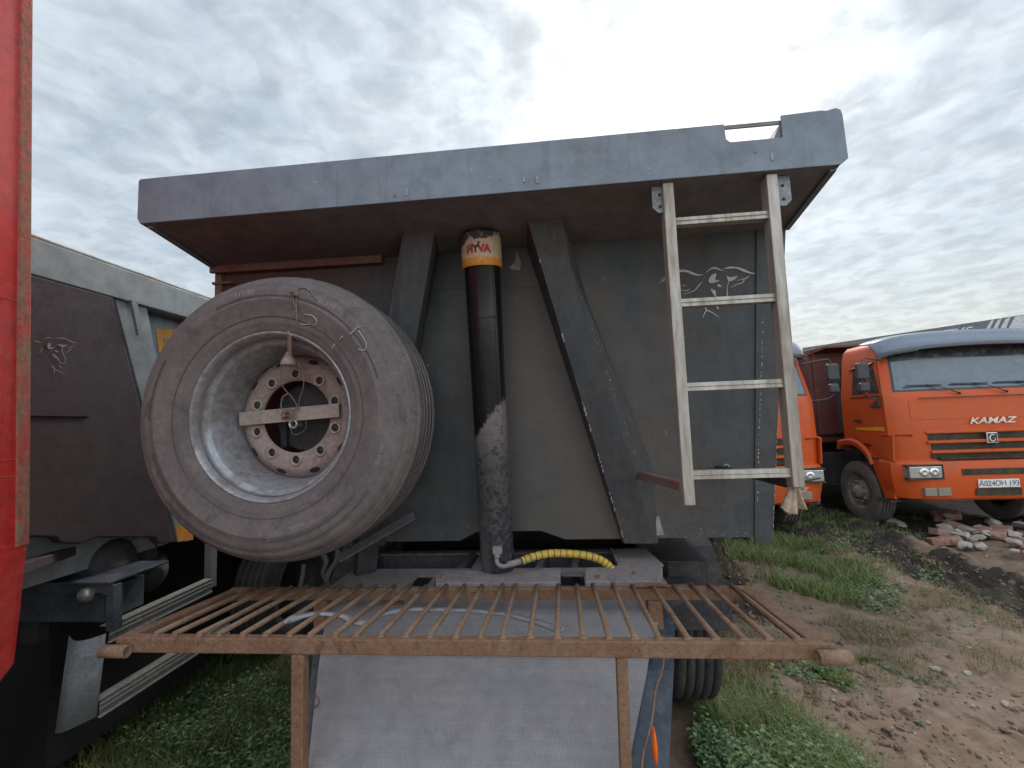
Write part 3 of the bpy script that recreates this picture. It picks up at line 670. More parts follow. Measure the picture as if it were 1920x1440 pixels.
mb = MB(); y0 = min(a.y, b.y); mb.box((xs[-1]+.01, y0, zf), (b.x, y0+.62, zf+.004)); 
mb.prism([(b.x-.045, y0, zf), (b.x, y0, zf), (b.x+.002, y0, zf-.17), (b.x-.03, y0, zf-.17)], (0, .004, 0))
mb.prism([(xs[-1]+.0, y0-.3, zf-.02), (b.x-.09, y0-.005, zf-.11), (b.x-.07, y0-.005, zf-.17), (xs[-1], y0-.3, zf-.17)], (0, .004, 0))
mb.box((xs[-1]-.02, y0+.1, zf-.16), (b.x-.02, y0+.13, zf-.12))
mb.build('mudguard', m_dark, T, bevel=.001)
c = Vector((.80, 3.45, .52)); pr_ = []
for k in range(17):
    t = R(12+k*9.7); pr_.append((c.y-math.cos(t)*.60, c.z+math.sin(t)*.60))
for X0 in (.62, -1.54):
  mb = MB()
  for i in range(16):
    (y0_, z0_), (y1_, z1_) = pr_[i], pr_[i+1]; mb.hexa([(X0, y0_, z0_), (X0+.36, y0_, z0_), (X0+.36, y1_, z1_), (X0, y1_, z1_), (X0, y0_, z0_+.006), (X0+.36, y0_, z0_+.006), (X0+.36, y1_, z1_+.006), (X0, y1_, z1_+.006)])
  mb.build('wheel_arch', m_tyre2, T)
for pts in ([(604, 1036, 2.1), (612, 1052, 2.1), (606, 1075, 2.12), (616, 1095, 2.12), (612, 1125, 2.15)], [(634, 1030, 2.1), (630, 1052, 2.1), (618, 1070, 2.1), (612, 1090, 2.1)], [(570, 1058, 2.2), (568, 1080, 2.2), (560, 1110, 2.2)], [(655, 1026, 2.2), (652, 1040, 2.2), (660, 1052, 2.2)]):
    m = MB(); m.tube(spline([at(a_, b_, y=c_) for a_, b_, c_ in pts], 6), .012, 10); m.build('air_hose', m_recess, T)
# spare wheel carrier under the wheel
a = at(636, 1047, y=1.88); b = at(776, 966, y=1.96)
m = MB(); m.beam(a, b, .05, .006, up=(0, -.5, 1)); m.build('wheel_carrier', m_recess, T)
m = MB(); mid = at(560, 1070, y=1.9); m.beam(at(690, 990, y=2.06), at(684, 1080, y=2.1), .09, .05); m.build('carrier_post', m_dark, T)

# ------------------------------------------------------------------ spare wheel
wc = at(505, 780, y=1.52); S = thing('spare_wheel', 'big dusty spare wheel with deep silver rim tied against the trailer front wall', 'wheel', (wc.x, 1.70, wc.z-.53))
cx0, cz0 = wc.x, wc.z; RT = .527
prof = [(.282, 1.545), (.300, 1.520), (.306, 1.512), (.315, 1.510), (.330, 1.503), (.335, 1.500), (.345, 1.502), (.375, 1.490), (.41, 1.484), (.415, 1.482), (.418, 1.485), (.44, 1.486), (.462, 1.491), (.466, 1.496), (.470, 1.495), (.485, 1.508), (.497, 1.523), (.499, 1.53), (.503, 1.531), (.510, 1.549), (.512, 1.553), (.515, 1.556), (.519, 1.573), (.5195, 1.579), (.5225, 1.581), (.5255, 1.60)]
mis = [0]*len(prof)
for y, w_ in ((1.606, .0014), (1.614, .0014), (1.630, .004), (1.665, .004), (1.705, .004), (1.745, .004)):
    prof += [(RT, y-w_), (RT-.008, y-w_*.8), (RT-.008, y+w_*.8), (RT, y+w_)]; mis += [1, 1, 1, 0]
prof += [(RT-.002, 1.79), (.515, 1.82), (.49, 1.85), (.44, 1.87), (.36, 1.865), (.30, 1.84), (.282, 1.82)]; mis += [0]*7
m = MB(); m.lathe(prof, (cx0, 0, cz0), 'y', 128, mis=mis[:len(prof)-1]); ty = m.build('tyre', [m_tyre, m_groove], S)
# tread sipes: short nicks across the grooves
m = MB()
for k in range(150):
    t = 2*PI*k/150
    for y in (1.625, 1.70, 1.775):
        c = Vector((cx0+math.cos(t)*(RT+.0004), y+random.uniform(-.003, .003), cz0+math.sin(t)*(RT+.0004))); tt = Vector((-math.sin(t), 0, math.cos(t)))
        m.add([c-tt*.0022+Vector((0, -.008, 0)), c+tt*.001+Vector((0, -.008, 0)), c+tt*.0022+Vector((0, .008, 0)), c-tt*.001+Vector((0, .008, 0))], [(0, 1, 2, 3)])
m.build('tread_sipe', m_groove, ty)
# sidewall: moulded ribs and lettering
def side_y(r):
    P = [p for p in prof[:26]]
    for (r0, y0_), (r1, y1_) in zip(P, P[1:]):
        if r0 <= r <= r1: return y0_+(y1_-y0_)*(r-r0)/max(r1-r0, 1e-6)
    return 1.49
def onside(r, t, h=.0015): return Vector((cx0+math.cos(t)*r, side_y(r)-h, cz0+math.sin(t)*r))
m = MB()
def arc(r0, r1, t0, t1, n=40, h=.0018):
    vs = []
    for i in range(n+1):
        t = R(t0+(t1-t0)*i/n); vs += [onside(r0, t, h), onside(r1, t, h)]
    m.add(vs, [(2*i, 2*i+1, 2*i+3, 2*i+2) for i in range(n)])
def letters(txt, rr0, size, tc, into, sp=1.08):
    tot = len(txt)*size*.78*sp
    def fn(x, y):
        t = R(tc)-x/(rr0+size/2); return onside(rr0+y, t, .0016)
    q = text_mb(txt, size, fn, space=sp); into.add(q.v, q.f)
m2 = MB()
for t0, t1 in ((15, 115), (196, 232), (-88, -40), (150, 180)): arc(.425, .431, t0, t1)
mg = m; m = mg
arc(.352, .355, 0, 360, 120); arc(.455, .458, 225, 325)
m.build('moulded_line', m_mould, ty)
for txt, r0, sz, tc in (('315/80', .437, .026, 100), ('TUBELESS', .437, .026, 62), ('385/65 R22.5', .362, .014, 20), ('REGROOVABLE', .44, .016, 210), ('RADIAL', .392, .016, -72), ('ALL STEEL', .437, .016, -20)): letters(txt, r0, sz, tc, m2)
m2.build('moulded_lettering', m_letter, ty)
m = MB()
def ty2(px, py): 
    p = at(px, py, y=1.48); r = math.hypot(p.x-cx0, p.z-cz0)
    for _ in range(4):
        r = math.hypot(p.x-cx0, p.z-cz0); p = at(px, py, y=(side_y(r) if r < .5255 else 1.6)-.002)
    return p
for pts in ([(655, 628), (668, 616), (677, 612)], [(672, 655), (683, 657), (687, 645), (680, 632), (672, 620)], [(622, 655), (628, 645)], [(636, 638), (643, 630)], [(561, 607), (571, 609), (580, 608)], [(570, 590), (585, 592), (594, 602), (590, 612)]):
    vsx = [ty2(*p) for p in pts]; m.tube(spline(vsx, 3), .0022, 5)
m.build('chalk_mark', m_chalk, ty)
# rim
rp = [(.302, 1.522), (.304, 1.514), (.299, 1.511), (.294, 1.516), (.288, 1.530), (.284, 1.556), (.281, 1.562), (.269, 1.568), (.265, 1.574), (.255, 1.62), (.246, 1.66), (.242, 1.70), (.240, 1.74), (.30, 1.84)]
m = MB(); m.lathe(rp, (cx0, 0, cz0), 'y', 128); rim = m.build('rim', m_rimw, S)
dp = [(.243, 1.725), (.232, 1.708), (.212, 1.692), (.205, 1.688), (.1905, 1.687), (.1405, 1.687), (.1405, 1.70)]
hubc = [(0, 0)]; m = MB(); nseg = 40
m.lathe(dp, (cx0, 0, cz0), 'y', 80, mis=[1, 1, 1, 0, 0, 0]); hub = m.build('hub_disc', [m_hub, m_hub], S)
for k in range(10):
    m = MB(); mv = MB()
    t = 2*PI*(k+.02)/10+PI/2; c = (cx0+.1675*math.cos(t), 1.687, cz0+.1675*math.sin(t))
    m.lathe([(.0235, .001), (.0235, -.0055), (.0215, -.0075), (.0155, -.0070), (.0145, .0)], c, 'y', 20, mi=2)
    m.lathe([(0, -.0006), (.0142, -.0006), (.0145, .002)], c, 'y', 20, mi=1); m.build('bolt_seat', [m_hub, m_ink, m_clamp], hub)
    t += PI/10; 
    rc_, yy = .221, 1.6995
    vs = []
    for j in range(16):
        s = 2*PI*j/16; rr2 = rc_+.0095*math.sin(s); th = t+.021/.221*math.cos(s); yv = 1.692+(rr2-.212)*.8-.002
        vs.append((cx0+rr2*math.cos(th), yv, cz0+rr2*math.sin(th)))
    mv.add(vs, [tuple(range(16))]); mv.build('vent_hole', m_ink, hub)
# clamp bar
p0 = at(449, 786, y=1.665); p1 = at(636, 769, y=1.665)
m = MB(); m.beam(p0, p1, .004, .052, up=(0, 0, 1)); 
dn = (p1-p0).normalized(); up = Vector((0, 0, 1))
for s in (-1, 1): m.beam(p0+up*.024*s+Vector((0, .012, 0)), p1+up*.024*s+Vector((0, .012, 0)), .020, .004)
m.build('clamp_bar', m_clamp, S, bevel=.001)
p = at(550, 795, y=1.655); m = MB(); m.lathe([(.0105, .004), (.017, .004), (.0185, 0), (.0175, -.005), (.0115, -.006), (.0105, 0)], p, 'y', 28); m.lathe([(.011, .002), (.0105, .05)], p, 'y', 20)
m.build('clamp_washer', m_bolt, S)
p = at(534, 779, y=1.652); m = MB(); m.lathe([(0, -.014), (.010, -.014), (.012, -.010), (.012, 0), (.0175, 0), (.0175, .004)], p, 'y', 6, sm=False); m.build('clamp_nut', m_rust, S)
# dark holder behind hub hole
m = MB(); m.lathe([(0, 1.78), (.139, 1.78)], (cx0, 0, cz0), 'y', 40); m.box((cx0-.11, 1.76, cz0-.12), (cx0-.085, 1.775, cz0+.02)); m.build('backing_plate', m_dark, S)
# wire that ties the wheel
K = thing('tie_wire', 'thin rusty wire looped over the top of the spare wheel and knotted at its clamp', 'wire', (wc.x, 1.5, wc.z))
def q(px, py, y): return at(px, py, y=y)
m = MB()
m.tube(spline([q(586, 522, 1.66), q(575, 523, 1.60), q(566, 528, 1.555), q(561, 535, 1.525), q(559, 543, 1.505), q(555, 549, 1.49)], 5), .0021, 6)
m.tube(spline([q(557, 547, 1.492), q(563, 540, 1.487), q(572, 539, 1.49), q(581, 545, 1.485), q(588, 555, 1.475), q(593, 562, 1.48)], 5), .0026, 6)
for dxx in (0, 5):
    m.tube(spline([q(551+dxx, 550, 1.485), q(550+dxx, 565, 1.475), q(555+dxx*.2, 578, 1.472), q(556, 590, 1.472), q(557, 606, 1.478), q(556, 624, 1.495)], 5), .0017, 6)
m.tube(spline([q(553, 583, 1.472), q(548, 590, 1.470), q(540, 593, 1.470)], 4), .0016, 5)
for k in range(5): m.tube(spline([q(544+k, 549+k*1.5, 1.475), q(552, 545+k*2, 1.468), q(559, 550+k, 1.475), q(553, 556-k, 1.48)], 4), .0018, 5)
m.build('wire_strand', m_wire, K)
m = MB()
m.tube(spline([q(528, 676, 1.60), q(526, 700, 1.61), q(531, 725, 1.62), q(545, 742, 1.63), q(555, 757, 1.64), q(556, 768, 1.645)], 6), .0020, 6)
m.tube(spline([q(558, 676, 1.60), q(568, 700, 1.61), q(569, 725, 1.62), q(562, 748, 1.63), q(559, 765, 1.645)], 6), .0020, 6)
m.tube(spline([q(540, 738, 1.63), q(530, 745, 1.635), q(527, 760, 1.64), q(531, 770, 1.643), q(545, 770, 1.645), q(561, 765, 1.645)], 6), .0032, 6)
for k in range(7): m.tube(spline([q(529+k*2, 778-k, 1.64), q(538+k, 768+k, 1.636), q(548, 770+k*2, 1.636), q(543-k, 784-k, 1.64)], 4), .0023, 5)
m.tube(spline([q(549, 786, 1.645), q(546, 806, 1.65), q(552, 815, 1.65), q(567, 810, 1.65), q(574, 800, 1.65), q(573, 790, 1.65)], 5), .0012, 5)
m.build('wire_loop', m_wire, K)
m = MB(); a = q(543, 625, 1.506); b = q(543, 662, 1.575); m.beam(a, b, .026, .004, up=(0, -1, .3)); m.build('hanging_strap', m_clamp, K, bevel=.001)
m = MB(); p = q(541, 682, 1.60); m.lathe([(.008, .045), (.012, .035), (.026, .012), (.029, .0), (.0275, -.006), (.022, -.007), (0, -.006)], p, 'z', 24); m.build('strap_end', m_clamp, K)

# ------------------------------------------------------------------ rusty grate on legs
G = thing('metal_grate', 'rusty welded rack of round bars standing on legs in front of the trailer', 'rack', (XC, 1.5, 0))
yg0, yg1 = 1.275, 1.745
fl, fr = at(214, 1198, y=yg0), at(1567, 1203, y=yg0); bl, br = at(428, 1105, y=yg1), at(1419, 1103, y=yg1)
zg0 = (fl.z+fr.z)/2; zg1 = (bl.z+br.z)/2; h = .048; w = .045
zfb = at(900, 1232, y=yg0).z; h = zg0-zfb
def fp(x, t, z=0): return Vector((x, yg0+(yg1-yg0)*t, zg0+(zg1-zg0)*t+z))
m = MB(); m.hexa([(fl.x+.01, yg0, zg0-h), (fr.x, yg0, zg0-h), (fr.x-.03, yg0+.03, zg0-h), (fl.x+.05, yg0+.03, zg0-h), (fl.x, yg0, zg0), (fr.x, yg0, zg0), (fr.x-.03, yg0+.03, zg0), (fl.x+.04, yg0+.03, zg0)])
m.hexa([(bl.x, yg1, zg1-h), (br.x, yg1, zg1-h), (br.x, yg1+.03, zg1-h), (bl.x, yg1+.03, zg1-h), (bl.x, yg1, zg1), (br.x, yg1, zg1), (br.x, yg1+.03, zg1), (bl.x, yg1+.03, zg1)])
for xa, xb, wd in ((fl.x+.005, bl.x, .036), (fr.x-.055, br.x-.055, .055)):
    m.hexa([(xa, yg0+.03, zg0-h+.004), (xa+wd, yg0+.03, zg0-h+.004), (xb+wd, yg1, zg1-h+.004), (xb, yg1, zg1-h+.004), (xa, yg0+.03, zg0-.002), (xa+wd, yg0+.03, zg0-.002), (xb+wd, yg1, zg1-.002), (xb, yg1, zg1-.002)])
gfr = m.build('frame', m_rust, G, bevel=.004)
nb = 27
gi = .0
x_first = at(286, 1190, y=yg0+.01).x; x_last = at(1497, 1192, y=yg0+.01).x
for k in range(nb):
    x = x_first+(x_last-x_first)*k/(nb-1)+random.uniform(-.006, .006); x2 = x+random.uniform(-.008, .008)
    m = MB(); a = fp(x, .03, .005); b = fp(x2, 1.0+random.uniform(.0, .06), .007); m.tube([a, a.lerp(b, .33)+Vector((0, 0, random.uniform(-.002, .002))), a.lerp(b, .66), b], .0082, 8)
    m.tube([a+Vector((-.011, -.002, -.004)), a+Vector((.011, .002, -.003))], [.004, .006], 6)
    m.build('bar', m_rust2, G)
for px, px2, y_, nm in ((563, 562, yg0+.016, 1), (1165, 1173, yg0+.016, 1), (605, 612, yg1, 1), (1226, 1226, yg1, 1)):
    if y_ < 1.5: a = at(px, 1225, y=y_); b = at(px2, 1440, y=y_); d = (b-a)/(a.z-b.z); a.z = zg0-h; b = a+d*(a.z+.02); wl = .036 if px < 800 else .030
    else: a = at(px, 1125, y=y_+.015); a.z = zg1-h; b = Vector((a.x, a.y, -.02)); wl = .05
    if y_ > 1.5: b.z = 1.04+.08
    m = MB(); m.beam(a, b, wl, wl*1.0, up=(0, -1, 0)); m.build('leg', m_rust, G, bevel=.004)
for px, py in ((375, 1135), (1198, 1143)):
    p = at(px if px > 500 else 735, py+8, y=1.80); m = MB(); m.box(p-Vector((.045, 0, .03)), p+Vector((.045, .012, .03))); m.build('spacer_block', m_rust, G, bevel=.003)
for px0, px1, py in ((200, 247, 1217), (1528, 1588, 1228)):
    a = at(px0, py, y=yg0-.005); b = at(px1, py, y=yg0-.005); n_ = 20; m = MB(); rr_ = .0175; z = (a.z+b.z)/2
    m.v = []; 
    for X in (a.x, b.x):
        for k in range(n_):
            t = 2*PI*k/n_; m.v.append((X, yg0-.018+math.cos(t)*rr_, z+math.sin(t)*rr_))
    for X in (a.x, b.x):
        for k in range(n_):
            t = 2*PI*k/n_; m.v.append((X, yg0-.018+math.cos(t)*rr_*.75, z+math.sin(t)*rr_*.75))
    for k in range(n_):
        k2 = (k+1) % n_; m.f += [(k, k2, n_+k2, n_+k), (2*n_+k, 3*n_+k, 3*n_+k2, 2*n_+k2), (k, 2*n_+k, 2*n_+k2, k2), (n_+k, n_+k2, 3*n_+k2, 3*n_+k)]
    m.mi = [0]*len(m.f); m.sm = [True]*len(m.f); m.build('tube_socket', m_rust2, G)
m = MB()
for k in range(16): 
    p = fp(at(1200, 1102, y=yg1).x+random.uniform(-.03, .10), 1.0, .008+random.random()*.006); r = random.uniform(.004, .011); m.beam(p, p+Vector((r*3, random.uniform(-.01, .01), r*.3)), r, r*.8)
m.build('rust_flakes', m_rust, G)
# grey bent strip lying over the bars
SP = [(535, 1168, 1.36), (560, 1156, 1.42), (600, 1149, 1.46), (640, 1154, 1.46), (668, 1166, 1.42), (690, 1165, 1.44), (720, 1150, 1.50), (765, 1142, 1.56), (820, 1142, 1.58), (880, 1144, 1.58), (940, 1150, 1.56), (990, 1161, 1.50), (1030, 1174, 1.44), (1052, 1183, 1.38)]
P = spline([at(a, b, y=c)+Vector((0, 0, .002)) for a, b, c in SP], 8); m = MB(); vs = []
for i, p in enumerate(P):
    d = (P[min(i+1, len(P)-1)]-P[max(i-1, 0)]).normalized(); s = Vector((0, 1, 0)); s = (s-s.dot(d)*d).normalized(); u = s.cross(d); wd = .013+.002*noise.noise(p*8); wd *= min(1, .3+i/10)
    p = p+Vector((0, 0, .0025*noise.noise(p*14))); vs += [p-s*wd, p+s*wd, p+s*wd+u*.006, p-s*wd+u*.006]
n_ = len(P); m.add(vs, [f for i in range(n_-1) for f in ((4*i, 4*i+1, 4*i+5, 4*i+4), (4*i+1, 4*i+2, 4*i+6, 4*i+5), (4*i+2, 4*i+3, 4*i+7, 4*i+6), (4*i+3, 4*i, 4*i+4, 4*i+7))]+[(0, 1, 2, 3), (4*n_-4, 4*n_-3, 4*n_-2, 4*n_-1)], 0, True)
o = m.build('bent_strip', m_strip); tag(o, 'grey bent plastic strip lying wavy across the bars of the rusty rack', 'strip')
# rag on ladder bracket
def ragflap(c, pts, seed):
    m = MB(); n1, n2 = 16, 14; vs = []
    for i in range(n1+1):
        t = i/n1
        l = pts[0].lerp(pts[2], t); r = pts[1].lerp(pts[3], t)
        for j in range(n2+1):
            u = j/n2; p = l.lerp(r, u); dd = math.sin(u*PI*3+seed)*.012*t+.006*noise.noise(Vector((u*4, t*4, seed)))
            vs.append(p+Vector((0, -dd-math.sin(u*PI)*.02*(.3+t), math.sin(u*PI)*-.012*t+.006*noise.noise(Vector((u*9, seed, 0)))*t)))
    m.add(vs, [(i*(n2+1)+j, i*(n2+1)+j+1, (i+1)*(n2+1)+j+1, (i+1)*(n2+1)+j) for i in range(n1) for j in range(n2)], 0, True); return m
q2 = lambda px, py: at(px, py, y=YL+.045)
m = ragflap(0, [q2(1480, 915), q2(1494, 912), q2(1462, 952), q2(1491, 960)], .4)
m3 = ragflap(0, [q2(1484, 916), q2(1502, 914), q2(1492, 950), q2(1508, 942)], 2.1); m.add(m3.v, m3.f, 0, True)
m.tube(spline([q2(1478, 918), q2(1488, 910), q2(1502, 913), q2(1508, 920), q2(1496, 922), q2(1482, 919)], 5), .007, 8)
m.tube(spline([q2(1500, 921), q2(1508, 917), q2(1516, 914)], 4), [.005, .005, .005, .004, .004, .003, .003, .002, .002], 6)
o = m.build('rag', m_rag); tag(o, 'dusty beige rag knotted to the foot of the ladder at its right rail', 'rag')
md = o.modifiers.new('s', 'SOLIDIFY'); md.thickness = .003

# ------------------------------------------------------------------ neighbouring grey trailer at the left
XN = -2.37
B = thing('tipper_trailer', 'light grey tipper trailer at the left, seen along its side behind the spare wheel', 'trailer', (XN, 4, 0))
def nb_(px, py, dx_=0.): return at(px, py, x=XN+dx_)
zrt, zrb = nb_(63, 440).z-.0, nb_(63, 515).z
m = MB(); m.box((XN-.16, .9, zrb), (XN, 9, zrt-.012)); m.build('top_rail', m_grey, B, bevel=.006)
m = MB(); m.box((XN-.16, .9, zrt-.011), (XN-.001, 9, zrt+.002)); m.build('rail_top', m_greytop, B, bevel=.004)
m = MB(); m.box((XN-.14, .9, 1.22), (XN-.10, 9, zrb)); m.box((XN-2.4, .9, 1.22), (XN-2.36, 9, zrt)); m.box((XN-2.36, 8.9, 1.22), (XN-.14, 9, zrt)); m.box((XN-2.36, .9, 1.22), (XN-.14, 8.9, 1.25)); m.build('side_wall', m_grey, B)
a0, a1, a2, a3 = nb_(215, 557, -.02), nb_(275, 573, -.02), nb_(338, 800, -.02), nb_(280, 800, -.02)
m = MB(); m.prism([a0, a1, nb_(356, 1015, -.02), nb_(335, 1015, -.02)], (-.08, 0, 0)); m.build('leaning_post', m_grey, B, bevel=.003)
m = MB(); e0 = nb_(213, 556, 0); e1 = nb_(328, 1017, 0); 
pl = [Vector((XN-.0, 1.0, zrb-.002)), Vector((XN-.0, e0.y, zrb-.002)), Vector((XN, e1.y, e1.z)), nb_(300, 1020), nb_(290, 1008), nb_(185, 1008), nb_(150, 1020), nb_(115, 1018), nb_(105, 1008), nb_(63, 1006), Vector((XN, 1.0, nb_(63, 1006).z))]
m.prism([(p.x, p.y, p.z) for p in pl], (-.05, 0, 0)); m.build('lower_panel', m_maroon, B, bevel=.008)  # dark slanted area of the side, built as a raised sheet
m = MB(); a = nb_(60, 779, .0); b = nb_(166, 781, .0); m.hexa([(XN, a.y-.3, a.z-.0), (XN+.010, a.y-.3, a.z), (XN+.010, b.y, b.z), (XN, b.y, b.z), (XN, a.y-.3, a.z+.006), (XN+.01, a.y-.3, a.z+.006), (XN+.010, b.y, b.z+.006), (XN, b.y, b.z+.006)]); m.build('ledge', m_maroon, B)
m = MB(); m.prism([nb_(241, 562, .004), nb_(252, 564, .004), nb_(262, 627, .004), nb_(255, 629, .004)], (.018, 0, 0)); m.build('post_bracket', m_plate, B, bevel=.001)
m = MB(); xo = -.096; m.add([nb_(292, 617, xo), nb_(330, 617, xo), nb_(330, 665, xo), nb_(299, 665, xo)], [(0, 1, 2, 3)]); m.add([nb_(330, 985, xo+.08), nb_(362, 990, xo+.08), nb_(362, 1012, xo+.08), nb_(333, 1016, xo+.08)], [(0, 1, 2, 3)]); m.build('orange_sticker', m_orange, B)
m = MB(); xo = -.092; m.add([nb_(308, 634, xo), nb_(330, 634, xo), nb_(330, 652, xo), nb_(311, 652, xo)], [(0, 1, 2, 3)]); m.build('sticker_lettering', m_grey, B)
m = MB()
def E3(x, y): return nb_(60+x/14.4, 610+y/14.4, .004)
for pts, ws in (([(60, 420), (150, 445), (280, 462)], [20, 26, 4]), ([(300, 410), (380, 340), (460, 330), (540, 380)], [6, 18, 24, 6]), ([(630, 350), (760, 345), (900, 365), (1060, 440), (1210, 480)], [6, 24, 26, 30, 6]),
                ([(700, 515), (780, 545), (860, 560), (945, 520)], [10, 60, 70, 8]), ([(800, 590), (840, 760), (910, 900), (900, 1000), (840, 1030), (770, 1010), (690, 900), (600, 810), (545, 775)], [22, 22, 22, 24, 22, 20, 40, 60, 14]),
                ([(470, 470), (460, 540), (480, 620), (615, 595)], [60, 90, 60, 10]), ([(620, 680), (660, 700), (700, 720)], [20, 44, 20]), ([(960, 600), (1060, 580), (1150, 540)], [6, 18, 6]), ([(1080, 620), (1000, 680), (910, 740)], [20, 22, 8]),
                ([(740, 1080), (820, 1165)], [44, 16]), ([(540, 1080), (610, 1180)], [26, 30]), ([(620, 1180), (590, 1290)], [26, 12]), ([(620, 1190), (740, 1240), (880, 1330)], [20, 22, 8]), ([(290, 610), (250, 680), (200, 760)], [24, 18, 6])):
    ribbon(m, pts, ws, E3, 4)
m.build('bull_emblem', m_emblem2, B)
m = MB(); m.box((XN-1.9, 2.25, .18), (XN-.33, 8.6, 1.17)); m.build('underside_shade_block', m_black, B)  # black box added to stand for deep shade under the trailer
m = MB(); m.box((XN-.45, 2.2, .85), (XN-.35, 8.6, 1.15)); m.box((XN-1.9, 2.2, .85), (XN-1.8, 8.6, 1.15)); m.build('chassis_rail', m_dark, B)
for y in (3.95, 5.3, 6.6):
    o = tyre_mb((XN-.10, y, .52), 'x', .52, .155).build('tyre', [m_tyre2, m_groove], B)
    m = MB(); m.lathe([(.29, .12), (.27, .1), (.25, .02), (.12, .02), (0, .02)], (XN-.10, y, .52), 'x', 40); m.build('rim', m_dark, o)

# ------------------------------------------------------------------ red tipper body at far left, close to us
XR = -1.90
D = thing('red_truck', 'red tipper truck at the far left edge with rusty vertical corner', 'truck', (-3, 1, 0))
rx = lambda px, py: at(px, py, x=XR)
zlo = rx(58, 1022).z; zhi = 3.95
e0, e1 = rx(57, 1020), rx(63, 0)
def ye(z, d=0.): return e0.y+(e1.y-e0.y)*(z-e0.z)/(e1.z-e0.z)-d
m = MB(); m.hexa([(XR-2.4, -1.2, zlo), (XR-.006, -1.2, zlo), (XR-.006, ye(zlo, .003), zlo), (XR-2.4, ye(zlo, .003), zlo), (XR-2.4, -1.2, zhi), (XR-.006, -1.2, zhi), (XR-.006, ye(zhi, .003), zhi), (XR-2.4, ye(zhi, .003), zhi)]); m.build('body', m_red, D)
m = MB(); m.hexa([(XR-.08, ye(z, d), z) if k in (0, 3) else (XR, ye(z, d), z) for k, (z, d) in enumerate(((zlo, .042), (zlo, .042), (zlo, 0), (zlo, 0), (zhi, .042), (zhi, .042), (zhi, 0), (zhi, 0)))]) if 0 else None
w_ = .042
m.hexa([(XR-.08, ye(zlo, w_), zlo+.002), (XR, ye(zlo, w_), zlo+.002), (XR, ye(zlo), zlo+.002), (XR-.08, ye(zlo), zlo+.002), (XR-.08, ye(zhi, w_), zhi+.01), (XR, ye(zhi, w_), zhi+.01), (XR, ye(zhi), zhi+.01), (XR-.08, ye(zhi), zhi+.01)])
m.build('corner_flange', m_rededge, D, bevel=.006)
m = MB(); m.box((XR-2.3, -1.2, .35), (XR-.45, 1.15, zlo)); m.build('chassis_filler', m_dark, D)  # solid box added to close the truck's underside against light
for py in (560, 862, 893):
    z = rx(20, py).z; m = MB(); m.box((XR-.01, -1.2, z-.0012), (XR-.0048, ye(z, .045), z+.0012)); m.build('panel_seam', m_rededge, D)
m = MB(); pts = [rx(54, 1023), rx(50, 1060), rx(41, 1150), rx(30, 1243), rx(0, 1282), rx(-200, 1500), rx(-600, 1500), rx(-600, 1018)]
m.prism([(XR-.004, p.y, p.z-.002) for p in pts], (-.05, 0, 0)); m.build('lower_panel', m_red, D, bevel=.006)
# chassis parts of the grey trailer's nose
D = B
ch = MB()
Dk = lambda px, py, y: at(px, py, y=y)
m = MB(); m.beam(Dk(20, 1072, 1.75), Dk(165, 1022, 2.3), .05, .045); m.build('frame_beam', m_maroon, D, bevel=.004)
m = MB(); a = Dk(40, 1062, 2.35); b = Dk(215, 1058, 2.35)
m.tube([a+Vector((-.2, 0, 0)), a, b, b+Vector((.03, 0, 0)), b+Vector((.045, 0, 0))], [.13, .14, .135, .11, .0], 28); m.build('air_tank', m_dark, D)
m = MB(); c = Dk(225, 1050, 2.5); m.lathe([(0, -.10), (.05, -.09), (.075, -.04), (.085, .02), (.12, .05), (.13, .12)], c, 'x', 24); m.tube([c+Vector((.05, -.09, .0)), c+Vector((.11, -.16, .015))], .012, 8)
m.build('brake_chamber', m_dark, D)
m = MB(); c = Dk(265, 1070, 2.7); m.lathe([(.14, -.2), (.145, 0), (.12, .08), (.05, .14), (0, .15)], c, 'x', 24); m.build('brake_chamber', m_dark, D)
m = MB(); a = Dk(50, 1086, 2.15); b = Dk(222, 1086, 2.15); m.box((a.x-.5, 2.10, a.z-.012), (b.x, 2.45, a.z)); m.box((a.x-.5, 2.12, a.z-.06), (b.x-.004, 2.14, a.z-.012)); m.box((a.x-.5, 2.17, a.z-.22), (b.x-.10, 2.4, a.z-.06)); m.build('step_shelf', m_blue, D, bevel=.003)
m = MB(); p = Dk(158, 1116, 2.10); m.lathe([(0, -.02), (.022, -.018), (.035, 0), (.035, .02)], p, 'y', 20); m.build('lamp', m_bolt, D)
m = MB(); a = Dk(214, 1095, 2.14); b = Dk(214, 1180, 2.14); m.beam(a, b, .045, .045, up=(0, -1, 0)); m.box(a+Vector((-.03, -.03, -.045)), a+Vector((.03, -.024, -.03))); m.build('hanger_post', m_blue, D, bevel=.002)
# side underrun guard (part of red truck): curved end plate and two aluminium rails
gx_ = Dk(205, 1190, 2.12).x
P0, P1 = Dk(129, 1192, 2.08), Dk(204, 1185, 2.16); Q0, Q1 = Dk(103, 1375, 2.05), Dk(186, 1340, 2.14)
m = MB(); vs = []; n_ = 16
for th in (0, .004):
    for i in range(n_+1):
        u = i/n_; bul = -.05*math.sin(u*PI*.9)
        for (l, r) in ((P0, P1), (Q0, Q1)): p = l.lerp(r, u); vs.append((p.x, p.y+bul+th, p.z-(.012*math.sin(u*PI) if l is P0 else 0)))
k2 = 2*(n_+1)
for i in range(n_): m.f += [(2*i, 2*i+1, 2*i+3, 2*i+2), (k2+2*i, k2+2*i+2, k2+2*i+3, k2+2*i+1), (2*i, 2*i+2, k2+2*i+2, k2+2*i), (2*i+1, k2+2*i+1, k2+2*i+3, 2*i+3)]
